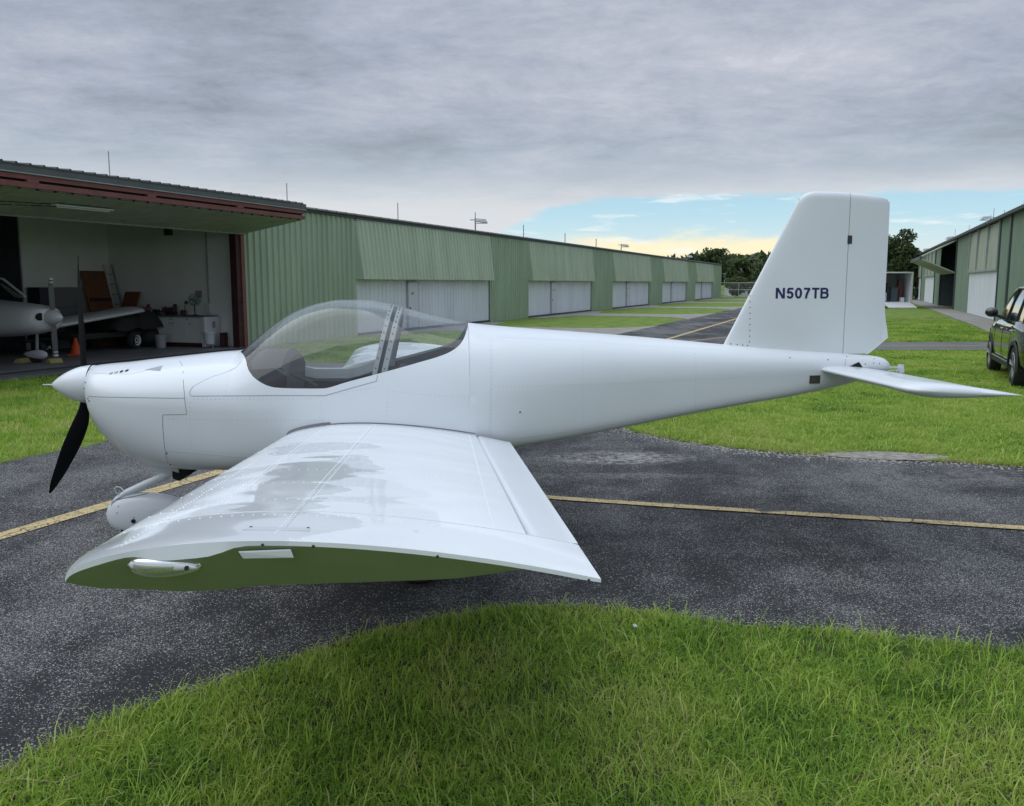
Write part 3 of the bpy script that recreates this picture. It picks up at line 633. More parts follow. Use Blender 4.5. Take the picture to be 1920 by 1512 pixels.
# canopy sill rails (light grey), roll-over hoops
def rail(sgn, dz, hgt, dep, name, mat, x0=1.49, x1=2.30):
    rows = []
    for x in np.linspace(x0, x1, 30):
        z = _CB(x) + dz; y = side_y(x, min(_CB(x), secp(x)[1])) * .985
        rows.append([(x, sgn * (y - dep), z - hgt), (x, sgn * y, z - hgt), (x, sgn * y, z), (x, sgn * (y - dep), z), (x, sgn * (y - dep), z - hgt)])
    return MB().grid(rows).build(name, mat, AC, smooth=True, angle=30)
rail(1, .035, .10, .035, 'canopy_rail', M_GREYP, 1.50, 2.32); rail(-1, -.004, .022, .03, 'canopy_rail', M_INT, 1.50, 2.30)
# raised inboard rail with a kicked-up forward end, starboard side
rows = []
for x, z in [(1.60, 1.20), (1.62, 1.275), (1.66, 1.27), (1.72, 1.235), (1.80, 1.215), (2.05, 1.215), (2.14, 1.235), (2.24, 1.27), (2.32, 1.31)]:
    y = side_y(x, 1.15) - .05; rows.append([(x, y - .03, z - .075), (x, y, z - .075), (x, y, z), (x, y - .03, z), (x, y - .03, z - .075)])
MB().grid(rows).build('latch_rail', M_GREYP, AC, smooth=True, angle=30)
def hoop(x0, w, th_in, name, mat, scl=.992):
    rows = []
    for i in range(61):
        th = -.0 + math.pi * i / 60
        # section at slanted position
        z = 1.2; x = x0
        for _ in range(3):
            t = th if th <= math.pi / 2 else math.pi - th
            hw, z = spt(x, t * .985 + .02); x = x0 + .22 * (z - 1.265)
        if z < _CB(x) - .10: continue
        s = -1 if th < math.pi / 2 else 1; P = secp(x)
        r = []
        for k, o in ((scl, -w / 2), (scl, w / 2), (scl - th_in, w / 2), (scl - th_in, -w / 2), (scl, -w / 2)):
            r.append((x + o, s * hw * k, P[2] + (z - P[2]) * k))
        rows.append(r)
    return MB().grid(rows).build(name, mat, AC, smooth=True, angle=30)
h1 = hoop(2.325, .030, .03, 'canopy_rear_frame', M_BOW); hoop(2.352, .024, .02, 'canopy_seal', M_BLACK, .985); h2 = hoop(2.386, .036, .06, 'roll_bar', M_BOW)
for hp, x0 in ((h1, 2.325), (h2, 2.386)):     # screws along the hoops
    m = MB()
    for i in range(9):
        th = .45 + i * .125; x = x0
        for _ in range(3): hw, z = spt(x, th); x = x0 + .22 * (z - 1.265)
        for s in (-1, 1): m.lathe([(.006, 0), (.006, .004), (.001, .006)], (x, 0, 0), 'y', 8); 
        k = len(m.v) // 2
    m = MB()
    for i in range(11):
        th = .42 + i * .1; x = x0
        for _ in range(3): hw, z = spt(x, th); x = x0 + .22 * (z - 1.265)
        m.add([(x - .005, -hw - .001, z), (x, -hw - .001, z - .005), (x + .005, -hw - .001, z), (x, -hw + .000, z + .006)], [(0, 1, 2, 3)])
    o = m.build('frame_screws', M_SCREW, hp); tag(o, kind='stuff')

# cockpit contents
g = []
for i in range(13):
    t = -1 + 2 * i / 12; y = .40 * t; z = 1.395 - .10 * abs(t) ** 3
    g.append([(1.44, y * .9, z - .06), (1.50, y, z), (1.70, y, z + .01), (1.735, y, z - .03), (1.72, y, 1.06), (1.46, y * .9, 1.06)])
MB().grid(g).build('glare_shield', M_INT, AC, smooth=True, angle=40)
for y in (-.25, .25):
    sb = MB()
    rw = []
    for i in range(9):
        z = .78 + .46 * i / 8; x = 2.12 + .25 * i / 8; w = .19 - .03 * (i / 8) ** 3
        rw.append([(x, y - w, z), (x - .03, y - w * .6, z), (x - .035, y + w * .6, z), (x, y + w, z), (x + .06, y + w * .9, z), (x + .06, y - w * .9, z), (x, y - w, z)])
    sb.grid(rw); sb.box(1.75, 2.15, y - .19, y + .19, .70, .79)
    sb.build('seat', M_NAVY, AC, smooth=True, angle=50)
MB().box(2.40, 2.93, -.44, .44, 1.08, 1.11).build('baggage_shelf', M_NAVY, AC)
bg = MB(); bg.hexa([(2.42, -.36, 1.11), (2.80, -.30, 1.11), (2.80, .05, 1.11), (2.42, .10, 1.11)], [(2.47, -.30, 1.27), (2.70, -.26, 1.23), (2.70, 0, 1.24), (2.47, .04, 1.30)])
bg.build('headset_bag', M_NAVY, AC, smooth=True, bevel=.02)
MB().tube([(1.62, -.2, 1.31), (1.75, -.22, 1.24), (1.9, -.2, 1.16)], .012).build('control_stick', M_INT, AC)
MB().tube([(2.42, -.40, 1.22), (2.5, -.36, 1.27), (2.62, -.37, 1.26), (2.74, -.36, 1.275)], .012, 6).build('seat_belt', M_NAVY, AC)

# spinner, pitot tip, propeller
prof = [(0.0, .0)] + [(.137 * math.sin(math.pi / 2 * min(1, t)) ** .80, .285 * t) for t in np.linspace(.03, 1, 18)] + [(.135, .31)]
MB().lathe([(r, h) for r, h in prof], (.028, 0, 1.160), 'x', 40).build('spinner', M_WHITE, AC, smooth=True, angle=60)
o = MB().tube([(-.03, 0, 1.16), (.04, 0, 1.16)], [.004, .006], 8).build('spinner_probe', M_GREYP, AC, smooth=True)
o = MB().tube([(.318, .0 + .137 * math.cos(a), 1.16 + .137 * math.sin(a)) for a in np.linspace(0, 2 * math.pi, 40)[:-1]], .0045, 6, closed=True).build('spinner_gap', M_BLACK, AC)
def blade(path, sgn):
    f = [pchip(range(len(path)), [p[i] for p in path]) for i in range(3)]
    K = 26; rows = []
    ch = pchip([0, .12, .3, .5, .75, .93, 1], [.052, .07, .135, .158, .125, .07, .022]); tk = pchip([0, .15, .5, 1], [.048, .03, .016, .006]); be = pchip([0, .3, 1], [50, 36, 19])
    for i in range(K + 1):
        t = i / K; u = t * (len(path) - 1); c = np.array([q(u) for q in f]); b = R(be(t)); d = np.array([-math.sin(b), sgn * math.cos(b), 0]); nrm = np.array([math.cos(b), sgn * math.sin(b), 0])
        w, h = ch(t), tk(t); r = []
        for k in range(14):
            a = 2 * math.pi * k / 14; r.append(tuple(c + d * w * .5 * math.cos(a) + nrm * h * .5 * math.sin(a) * (1.2 if math.sin(a) < 0 else .6)))
        rows.append(r + [r[0]])
    m = MB().grid(rows); m.add([rows[-1][k] for k in range(14)], [tuple(range(14))])
    return m.build('propeller_blade', M_CARB, AC, smooth=True, angle=50)
blade([(.262, .0, 1.22), (.245, .04, 1.45), (.222, .10, 1.75), (.205, .15, 1.95), (.198, .18, 2.065)], 1)
blade([(.262, -.0, 1.08), (.245, -.07, .92), (.205, -.15, .76), (.155, -.23, .60), (.10, -.30, .45)], -1)

# cowl outlet chin, cooling openings, ducts
rows = []
for x, w, z, zt in [(.46, .10, .765, .80), (.55, .17, .672, .74), (.66, .21, .603, .70), (.78, .235, .546, .66), (.87, .25, .508, .64), (.945, .255, .488, .63)]:
    r = []
    for i in range(17):
        a = math.pi * i / 16; r.append((x, -w * math.copysign(abs(math.cos(a)) ** .75, math.cos(a)), zt - (zt - z) * math.sin(a) ** .8))
    rows.append(r)
MB().grid(rows).build('cowl_outlet', M_WHITE, AC, smooth=True, angle=60).modifiers.new('skin', 'SOLIDIFY').thickness = .005
MB().hexa([(.90, -.24, .525), (.945, -.24, .505), (.945, .24, .505), (.90, .24, .525)], [(.90, -.24, .62), (1.10, -.24, .60), (1.10, .24, .60), (.90, .24, .62)]).build('outlet_opening', M_BLACK, AC)
for i, (x, z) in enumerate([(.541, 1.262), (.575, 1.268), (.610, 1.273), (.645, 1.279)]):
    y = side_y(x, z); m = MB(); m.hexa([(x - .010, -y - .006, z - .012), (x + .004, -y - .007, z - .012), (x + .008, -y + .01, z + .004), (x - .006, -y + .01, z + .004)],
        [(x - .002, -y - .004, z + .008), (x + .010, -y - .004, z + .008), (x + .014, -y + .02, z + .012), (x + .002, -y + .02, z + .012)])
    m.build('cooling_louvre', M_SCREW if i > 1 else M_GREYP, COWL)
def patch(tri, off=.002, n=10):
    m = MB(); g = []
    for i in range(n + 1):
        a_ = [tri[0][k] + (tri[1][k] - tri[0][k]) * i / n for k in (0, 1)]; b_ = [tri[0][k] + (tri[2][k] - tri[0][k]) * i / n for k in (0, 1)]
        g.append([side_pt(a_[0] + (b_[0] - a_[0]) * j / n, a_[1] + (b_[1] - a_[1]) * j / n, off) for j in range(n + 1)])
    return m.grid(g)
m = patch([(.775, 1.291), (.885, 1.316), (.888, 1.286)])
m.build('air_inlet', pbr('inlet_shadow_grey', (.33, .34, .37), .6), COWL)
m = patch([(5.735, 1.247), (5.848, 1.292), (5.880, 1.247)], .003); m.build('stabilator_slot', M_BLACK, TAILF)
m = MB(); pl = [(5.45, 1.20), (5.535, 1.20), (5.535, 1.14), (5.45, 1.14)]; a = [side_pt(x, z, .004) for x, z in pl]; b = [side_pt(x, z, -.002) for x, z in pl]; m.hexa(b, a); m.build('data_plate', M_PLATE, FUS)

# panel gaps
def seams(parent, lines, name='panel_gap', rad=.0016, mat=M_SEAM, both=True):
    for ln in lines:
        for s in ((-1, 1) if both else (-1,)): o = MB().tube([side_pt(x, z, .0002, s) for x, z in dens(ln)], rad, 5, cap=False).build(name, mat, parent, smooth=True)
    return o
seams(COWL, [[(.957, 1.357), (1.02, 1.32), (1.05, 1.28), (1.067, 1.227), (1.082, 1.16), (1.087, 1.12)], [(.40, 1.117), (.464, 1.119), (.632, 1.122), (.816, 1.122), (1.087, 1.12)], [(1.087, 1.12), (1.098, 1.015), (.939, 1.011), (.935, .933), (.936, .787), (.934, .675), (.93, .62)]])
seams(COWL, [[(.33, 1.255), (.40, 1.262), (.55, 1.262), (.7, 1.266), (.85, 1.30)]], rad=.0011, mat=pbr('soft_crease', (.5, .5, .53), .5))
seams(CANOPY, [[(1.119, 1.150), (1.127, 1.134), (1.379, 1.135), (1.693, 1.137), (2.002, 1.134), (2.179, 1.182), (2.34, 1.225), (2.347, 1.262)], [(1.119, 1.150), (1.119, 1.165), (1.136, 1.194)]], 'skirt_gap')
seams(CANOPY, [[(1.136, 1.194), (1.194, 1.227), (1.259, 1.256), (1.343, 1.282), (1.40, 1.31), (1.43, 1.35)]], 'skirt_crease', .0011, MATS['soft_crease'])
seams(FUS, [[(.94, .765), (1.116, .753), (1.412, .728), (1.9, .70)], [(3.30, .816), (3.775, .868), (4.481, .962), (4.977, 1.014), (5.697, 1.075)], ], rad=.0011, mat=pbr('lap_joint_grey', (.36, .37, .4), .6))
seams(FUS, [[(3.085, .80), (3.10, 1.2), (3.103, 1.50)]], rad=.0010, mat=M_JOINT)
seams(TAILF, [[(5.745, 1.34), (5.73, 1.25), (5.74, 1.15), (5.76, 1.11)]], rad=.0015)
def rivets(parent, pts, r=.0031, mat=M_RIVETG, name='rivets', axis='side'):
    m = MB()
    for p in pts:
        x, y, z = p; s = -1 if y < 0 else 1
        ring = []
        for k in range(6):
            a = k * math.pi / 3
            ring.append((x + r * math.cos(a), y, z + r * math.sin(a)) if axis == 'side' else (x + r * math.cos(a), y + r * math.sin(a), z))
        ap = (x, y + s * r * .5, z) if axis == 'side' else (x, y, z + r * .5)
        m.add(ring + [ap], [(k, (k + 1) % 6, 6) for k in range(6)])
    o = m.build(name, mat, parent, merge=False); return tag(o, kind='stuff')
def row(pts, step): 
    out = []; acc = 0; last = pts[0]
    for p in dens(pts, .004):
        acc += math.hypot(p[0] - last[0], p[1] - last[1]); last = p
        if acc >= step: out.append(p); acc = 0
    return out
rv = []
for ln in ([(.95, .983), (1.096, .984), (1.412, .977), (2.0, .97)], [(1.12, 1.115), (1.9, 1.115), (2.35, 1.19)], [(2.389, 1.162), (2.67, 1.13), (2.955, 1.11)], [(3.10, 1.179), (3.766, 1.174), (4.467, 1.19), (4.955, 1.198), (5.6, 1.207)],
           [(3.15, 1.50), (3.6, 1.475), (4.177, 1.43), (4.776, 1.39)], [(3.33, .835), (3.775, .885), (4.481, .977), (4.977, 1.027), (5.697, 1.085)], [(3.118, 1.50), (3.11, 1.2), (3.10, .85)], [(3.75, 1.466), (3.736, 1.183), (3.746, .882)], [(4.573, 1.40), (4.565, 1.2), (4.571, .998)],
           [(1.98, .90), (1.98, 1.11)], [(2.40, .97), (2.42, 1.15)], [(1.12, .78), (1.12, 1.09)], [(1.13, .775), (1.9, .72)]):
    rv += [side_pt(x, z, .0005, s) for x, z in row(ln, .026) for s in (-1, 1)]
rivets(FUS, rv)
rivets(FUS, [side_pt(x, z, .001) for x, z in [(5.60, 1.31), (5.3, 1.33), (3.3, 1.0)]], .006, M_SCREW, 'screws')
rivets(TAILF, [side_pt(x, z, .001, s) for x, z in [(5.76, 1.33), (5.77, 1.26), (5.76, 1.19), (5.79, 1.12), (5.90, 1.275), (5.97, 1.28), (6.02, 1.275), (5.98, 1.31)] for s in (-1, 1)], .0045, M_SCREW, 'screws')
rivets(COWL, [side_pt(x, z, .001, s) for x, z in [(.40, 1.10), (.41, 1.085), (.36, 1.20), (.35, 1.16), (.945, .66), (.945, .75)] for s in (-1, 1)], .006, M_SCREW, 'screws')

# ---- fin and rudder ----
def fin_le(z): return float(np.interp(z, [1.30, 1.42, 2.47, 2.505, 2.525, 2.535], [4.79, 4.852, 5.375, 5.41, 5.45, 5.53]))
def fin_te(z): return pchip([1.335, 1.433, 1.637, 1.70, 2.457, 2.48], [5.94, 6.112, 6.078, 6.072, 6.066, 6.055])(z)
def ht(x, le, z):   # half thickness
    c = min(1, max(0, (x - le) / max(.05, (6.07 - le)))); b = .056 - .014 * (z - 1.4)
    t = b * (2.1 * math.sqrt(c) * (1 - c) ** .9 * 1.0 + .02) if c > 0 else 0
    top = top_z(x) if x > 5.38 else 9.; k = max(0, min(1, (top - z) / .05)); return t * math.sqrt(max(0, 1 - (1 - k) ** 2))
def top_z(x): return pchip([5.375, 5.41, 5.45, 5.50, 5.60, 5.79, 6.0, 6.05, 6.066], [2.471, 2.503, 2.524, 2.533, 2.533, 2.522, 2.492, 2.48, 2.455])(x)
def vsurf(x0f, x1f, zf0, zf1, n=26, m=30):
    rows = []
    for s in (-1, 1):
        for i in range(n + 1):
            v = i / n; r = []
            for j in range(m + 1):
                u = j / m
                r.append((u, v, s))
            rows.append(r)
    return rows
def build_fin():
    ZB = 1.30; XH = 5.752
    def surf(kind, s):
        rows = []
        for i in range(34):
            v = i / 33; v = 1 - (1 - v) ** 1.6; r = []
            for j in range(26):
                u = j / 25
                if kind == 'fin':
                    z0 = ZB + (1.62 - ZB) * 0; z = z0 + v * (2.47 - z0); le = fin_le(z); x = le + (XH - .0015 - le) * u ** 1.6
                    # stretch the top rows up to the tip curve
                    zt_ = top_z(max(x, 5.375)); z = z0 + v * (zt_ - z0)
                    le2 = fin_le(min(z, 2.47)); x = le2 + (XH - .0015 - le2) * u ** 1.6
                else:
                    z0 = 1.345; zq = z0 + v * (2.45 - z0); te = fin_te(zq); x = XH + .003 + (te - XH - .003) * u
                    zb_ = 1.347 if x < 5.94 else 1.338 + (x - 5.94) * .55
                    zt_ = top_z(x); z = zb_ + v * (zt_ - zb_); te = fin_te(z); x = XH + .003 + (te - XH - .003) * u
                h = ht(x, fin_le(min(z, 2.47)), z)
                r.append((x, s * h, z))
            rows.append(r)
        return rows
    out = []
    for kind in ('fin', 'rudder'):
        a, b = surf(kind, -1), surf(kind, 1); m = MB().grid(a).grid(b)
        # close the hinge faces
        k = -1 if kind == 'fin' else 0
        m.grid([[p[k] for p in a], [p[k] for p in b]]); 
        if kind == 'rudder': m.grid([a[0], b[0]])
        out.append(m)
    fin = out[0].build('tail_fin', M_WHITE, AC, smooth=True, angle=45)
    rud = out[1].build('rudder', M_WHITE, fin, smooth=True, angle=45)
    m = MB().box(XH - .003, XH + .003, -.018, .018, 1.36, 2.50); m.build('hinge_gap', M_JOINT, fin)
    yl = ht(5.765, fin_le(2.18), 2.18) + .004
    MB().box(5.745, 5.778, -yl, yl, 2.155, 2.215).build('rudder_hinge_bracket', M_SCREW, fin)
    tb = MB(); a = [(6.069, 1.640), (6.112, 1.436), (6.05, 1.401), (6.045, 1.60)]
    rv = []
    for i in range(10):
        z = 1.44 + i * .042; rv.append((5.035, -ht(5.035, fin_le(z), z) - .001, z)) if fin_le(z) < 5.03 else 0
    for x in (4.90, 4.945, 4.985, 5.02): rv.append((x, -ht(x, fin_le(1.425), 1.425) - .001, 1.425 - (x - 4.9) * .1))
    rivets(fin, rv, .0048, M_SCREW, 'screws')
    rv = [(x, -ht(x, fin_le(z), z) - .0005, z) for z in (1.9, 2.2) for x in np.arange(fin_le(z) + .12, 5.72, .028)]
    rv += [(fin_le(z) + .10, -ht(fin_le(z) + .10, fin_le(z), z) - .0005, z) for z in np.arange(1.65, 2.45, .028)]
    rivets(fin, rv, .0016, pbr('rivet_pale', (.62, .63, .65), .4))
    return fin
FIN = build_fin()
# registration, both sides
def glyphs():
    def arc(cx, cy, rx, ry, a0, a1, n=16): return [(cx + rx * math.cos(R(a0 + (a1 - a0) * i / n)), cy + ry * math.sin(R(a0 + (a1 - a0) * i / n))) for i in range(n + 1)]
    G = {'N': (.80, [[(.085, 0), (.085, 1)], [(.655, 0), (.655, 1)], [(.12, .97), (.62, .03)]]),
         '5': (.62, [[(.56, .915), (.13, .915)], [(.165, .93), (.105, .50)], arc(.285, .335, .205, .255, 148, -158)]),
         '0': (.62, [arc(.29, .5, .205, .42, 0, 360, 28)]),
         '7': (.60, [[(.03, .915), (.55, .915)], [(.50, .90), (.36, .62), (.27, .35), (.22, .0)]]),
         'T': (.66, [[(.02, .915), (.66, .915)], [(.34, .90), (.34, 0)]]),
         'B': (.76, [[(.10, 0), (.10, 1)], [(.10, .915)] + arc(.42, .725, .17, .19, 90, -90, 12) + [(.10, .535)], [(.10, .535)] + arc(.44, .31, .19, .225, 90, -90, 12) + [(.10, .085)]])}
    return G
def stroke(m, pts, w, f, lift):
    P = [np.array(p, float) for p in pts]; a = []; b = []; closed = np.hypot(*(P[0] - P[-1])) < 1e-6
    for i, p in enumerate(P):
        if closed: t0 = P[i] - P[i - 1] if i else P[-1] - P[-2]; t1 = P[i + 1] - P[i] if i < len(P) - 1 else P[1] - P[0]
        else: t0 = P[i] - P[i - 1] if i else P[1] - P[0]; t1 = P[i + 1] - P[i] if i < len(P) - 1 else P[-1] - P[-2]
        t0 = t0 / np.hypot(*t0); t1 = t1 / np.hypot(*t1); t = t0 + t1; t = t / np.hypot(*t); n = np.array([-t[1], t[0]]); k = w / 2 / max(.6, abs(float(n @ np.array([-t0[1], t0[0]])))); a.append(p + n * k); b.append(p - n * k)
    m.grid([[f(q, lift) for q in a], [f(q, lift) for q in b]])
for s in (-1, 1):
    G = glyphs(); adv = sum(G[c][0] for c in 'N507TB') + .085 * 5; sx_ = .398 / (adv - .06); x0 = 0.
    for c in 'N507TB':
        m = MB()
        for k, st_ in enumerate(G[c][1]):
            def f(q, lift):
                lx = (q[0] + x0) * sx_; x = 5.219 + lx if s < 0 else 5.617 - lx; z = 1.757 + q[1] * .078; return (x, s * (ht(x, fin_le(z), z) + .0012 + lift), z)
            stroke(m, st_, .19, f, .0003 * k)
        m.build('registration_letter', M_NUM, FIN, merge=False); x0 += G[c][0] + .085

# ---- stabilator ----
def foil(c, t=.12, cam=.015):
    yt = 5 * t * (.2969 * math.sqrt(c) - .126 * c - .3516 * c * c + .2843 * c**3 - .1036 * c**4); ca = cam * 4 * c * (1 - c); return ca + yt, ca - yt
for s in (-1, 1):
    m = MB(); rows = []
    for y, le, te, zl, zt_, tt in [(.10, 5.545, 6.27, 1.240, 1.185, .105), (.6, 5.55, 6.275, 1.238, 1.187, .105), (1.12, 5.56, 6.285, 1.235, 1.189, .105), (1.20, 5.565, 6.29, 1.233, 1.19, .12), (1.28, 5.585, 6.30, 1.23, 1.192, .12), (1.325, 5.63, 6.30, 1.227, 1.193, .09), (1.345, 5.72, 6.29, 1.223, 1.194, .03)]:
        r = []; c_ = te - le
        for i in range(41):
            q = i / 40; u = abs(1 - 2 * q); cc = u ** 1.8; up_, lo_ = foil(cc, tt, .0); v = up_ if q < .5 else lo_
            r.append((le + c_ * cc, s * y, zl + (zt_ - zl) * cc + v * c_))
        rows.append(r)
    m.grid(rows); m.add(rows[-1][:-1], [tuple(range(40))])
    st = m.build('stabilator', M_WHITE, AC, smooth=True, angle=50)
    MB().add([(6.13, s * .14, 1.2045), (6.13, s * 1.10, 1.209), (6.136, s * 1.10, 1.2085), (6.136, s * .14, 1.204)], [(0, 1, 2, 3)]).build('trim_tab_gap', M_SEAM, st)
    rivets(st, [(5.66 + .0 * i, s * y, 1.233 + .032) for i, y in enumerate(np.arange(.18, 1.18, .03))] + [(x, s * 1.13, 1.2325 - (x - 5.56) * .06 + foil((x - 5.56) / .725, .105, 0)[0] * .725 + .0005) for x in np.arange(5.6, 6.25, .03)], .0016, M_RIVET, axis='up')
hk = MB(); hk.box(6.10, 6.215, -.030, -.022, 1.238, 1.248); hk.box(6.10, 6.20, -.030, -.022, 1.215, 1.222); hk.prism([(6.195, 1.20), (6.235, 1.20), (6.228, 1.262), (6.205, 1.262)], -.036, -.028, 'y'); hk.prism([(6.195, 1.20), (6.235, 1.20), (6.228, 1.262), (6.205, 1.262)], .0, .008, 'y')
hk.build('tab_control_horn', M_WHITE, AC)

# ---- wings ----
CH = 1.48; XL = 1.745
def wz(y): return .842 + (abs(y) - .55) * .0655
def wpt(c, y, up=True, le=0., drop=0.):
    a, b = foil(c, .125, .018); v = (a if up else b) * CH
    return (XL + le + (CH - le) * c, y, wz(y) + .014 * math.exp(-c / .05) - (.037 - .004 * (abs(y) - .55)) * c + v - drop)
CF = .843
def cf(y): return .845 + .040 * (abs(y) - .55) / 3.1
YF = 3.64
def build_wing(s):
    def P(c, y, up, **k): q = wpt(c, y, up, **k); return (q[0], s * q[1], q[2])
    cs = [(i / 30) ** 1.9 for i in range(31)]
    ys = list(np.linspace(.46, YF, 26))
    rows = [[P(c * cf(y), y, False) for c in cs[::-1]] + [P(c * cf(y), y, True) for c in cs[1:]] for y in ys]
    m = MB().grid(rows); m.grid([[r[0] for r in rows], [r[-1] for r in rows]])
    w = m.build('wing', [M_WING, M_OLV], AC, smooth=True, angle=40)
    for p_ in w.data.polygons: p_.material_index = 1 if p_.normal.z < -.2 else 0  # downward faces get the painted-in grass bounce
    # tip section with inward-cut end
    ty = [YF + .002, 3.70, 3.76, 3.82, 3.88, 3.94, 3.99, 4.03, 4.055, 4.07]
    def tle(y): return .034 * max(0, (y - 3.86) / .21) ** 2.2
    def tdr(y): return .0 * max(0, (y - 3.93) / .14) ** 2
    c2 = [(i / 44) ** 1.7 for i in range(45)]
    KF = pchip([0, .3, .53, .70, .80, .85, 1.0], [1, 1, 1, .94, .55, .0, .0])
    def flg(c):   # rim depth along the tip
        x = XL + CH * c
        return .013 + .026 * math.exp(-((x - 2.07) / .115) ** 4) + .004 * math.exp(-((c - .05) / .05) ** 2)
    up_ = [[P(c, y, True, le=tle(y), drop=tdr(y)) for c in c2] for y in ty]
    m = MB().grid(up_)
    edge = up_[-1]; rim = []; lowe = []
    for i, c in enumerate(c2):
        e = edge[i]; thick = (foil(c, .125, .018)[0] - foil(c, .125, .018)[1]) * CH
        f = min(flg(c), max(.010, thick * .9)); rim.append((e[0], e[1] + s * .30 * (f - .012 if f > .012 else 0), e[2] - f))
        kk = KF(c); dd = max(.0, thick - f) * kk * .93; yin = 4.07 - dd * .85 - .002
        lowe.append((e[0], s * yin, e[2] - f - dd - .0005))
    m.grid([edge, rim])
    low = [[(lowe[i][0] * t + (1 - t) * P(c, YF + .002, False)[0], lowe[i][1] * t + (1 - t) * s * (YF + .002), lowe[i][2] * t + (1 - t) * P(c, YF + .002, False)[2]) for i, c in enumerate(c2)] for t in np.linspace(0, 1, 8)]
    lowm = MB().grid(low)
    m.grid([[r[-1] for r in up_], [r[-1] for r in low] + [low[-1][-1]] * (len(up_) - len(low))])
    m.add([up_[0][i] for i in range(45)] + [low[0][i] for i in range(44, 0, -1)], [tuple(range(89))])
    tip = m.build('wingtip', M_WING, w, smooth=True, angle=32)
    fm = MB().grid([rim, [((a[0] + b[0]) / 2, (a[1] + b[1]) / 2 , (a[2] + b[2]) / 2) for a, b in zip(rim, lowe)], lowe]); fm.build('wingtip_end_plate', M_OLV, w, smooth=True, angle=30); lowm.build('wingtip_underside', M_OLV, w, smooth=True, angle=30)  # end face and underside coloured with the same painted green bounce
    # flaperon
    rows = []
    for y in list(np.linspace(.56, YF - .006, 24)):
        r = []; CF = cf(y)
        for i in range(13):
            a = math.pi * (.5 + i / 12); 
            t0, b0 = P(CF + .0205, y, True), P(CF + .0205, y, False); mid = ((t0[0]), (t0[2] + b0[2]) / 2); h = (t0[2] - b0[2]) / 2
            r.append((mid[0] + h * 1.0 * math.cos(a), s * y, mid[1] + h * math.sin(a)))
        for c in np.linspace(CF + .03, 1, 8): r.append(P(c, y, False))
        for c in np.linspace(1, CF + .03, 8): r.append(P(c, y, True) if c < 1 else (P(1, y, False)[0], s * y, P(1, y, False)[2] + .003))
        r.append(r[0]); rows.append(r)
    m = MB().grid(rows); m.add(rows[0][:-1], [tuple(range(len(rows[0]) - 1))]); m.add(rows[-1][:-1], [tuple(range(len(rows[0]) - 1))])
    fl = m.build('flaperon', M_WHITE, w, smooth=True, angle=50)
    # rivet lines: spanwise rows and ribs
    rv = []
    def addr(c, y, e=.0004): q = wpt(c, y); rv.append((q[0], s * q[1], q[2] + e))
    for c, y0, y1 in ((.19, .6, 3.44), (.205, .6, 3.44), (.385, .6, 3.98), (.40, .6, 3.44), (.815, .6, 3.60), (.10, 2.2, 3.98)):
        for y in np.arange(y0, y1, .034): addr(c, y)
    for y in (.60, .95, 1.3, 1.65, 2.0, 2.35, 2.7, 3.05, 3.42):
        for c in np.arange(.03, .82, .026): addr(c, y)
    CF = .843
    for c in np.arange(.02, .99, .022):
        if c > .04: addr(c, 3.70)
    for c in np.arange(.42, .97, .024): addr(c, 4.045 - .015, .0005)
    rivets(w, rv, .0032, M_RIVET, axis='up')
    # lap joints of the skins
    m = MB()
    for y, c0, c1 in ((YF + .001, .005, .99),):
        m.tube([(lambda q: (q[0], s * q[1], q[2] + .0003))(wpt(c, y)) for c in np.linspace(c0, c1, 50)], .0012, 5, cap=False)
    for c, y0, y1 in ((.395, .48, 3.9), (.20, .48, 2.2)):
        m.tube([(lambda q: (q[0], s * q[1], q[2] + .0003))(wpt(c, y)) for y in np.linspace(y0, y1, 40)], .0011, 5, cap=False)
    m.build('skin_joints', M_JOINT, w)
    # access plate on top, rectangular plate on the end
    a = [(2.225, 3.885), (2.40, 3.89), (2.405, 3.935), (2.215, 3.93)]; m = MB(); tp = [wpt((x - XL) / CH, y) for x, y in a]
    m.hexa([(q[0], s * q[1], q[2] - .003) for q in tp], [(q[0], s * q[1], q[2] + .0022) for q in tp]); m.build('access_plate', pbr('plate_grey', (.50, .51, .53), .5), w)
    rivets(w, [(lambda q: (x, s * y, q[2] + .003))(wpt((x - XL) / CH, y)) for x, y in ((2.232, 3.893), (2.395, 3.897))] , .005, M_SCREW, 'screws', axis='up')
    rivets(w, [(x, s * 4.072, wpt((x - XL) / CH, 4.07)[2] - .010) for x in (2.30, 2.435, 2.77, 3.19)], .0045, M_SCREW, 'screws')
    # strip plate on end
    def endp(c, t, off=.004):
        i = min(43, int(c ** (1 / 1.7) * 44)); a_, b_ = rim[i], lowe[i]; x = XL + CH * c; 
        z = a_[2] + (b_[2] - a_[2]) * t; y = a_[1] + (b_[1] - a_[1]) * t; return (x, y + s * off * .7, z - off * .7)
    q = [endp(.33, .04, .006), endp(.425, .04, .006), endp(.430, .13, .022), endp(.338, .14, .022)]; m = MB().hexa([(p[0], p[1] - s * .006, p[2]) for p in q], q); m.build('end_access_plate', M_WHITE, w, bevel=.003)
    # position light: teardrop reflector under a clear lens
    def tear(sc_, n=18, off=0.):
        rows = []
        for i in range(n + 1):
            t = i / n; x = 1.940 + .19 * t; rr = .032 * sc_ * math.sqrt(max(0, math.sin(math.pi * min(1, t ** .62)))) ** 1.1
            r = []
            for k in range(17):
                a = 2 * math.pi * k / 16; r.append((x, s * (4.045 - .01 * (1 - t) + (.036 * math.cos(a) * sc_ * (rr / .03))) + s * off, 1.121 - .010 * abs(t) + rr * math.sin(a)))
            rows.append(r)
        return MB().grid(rows)
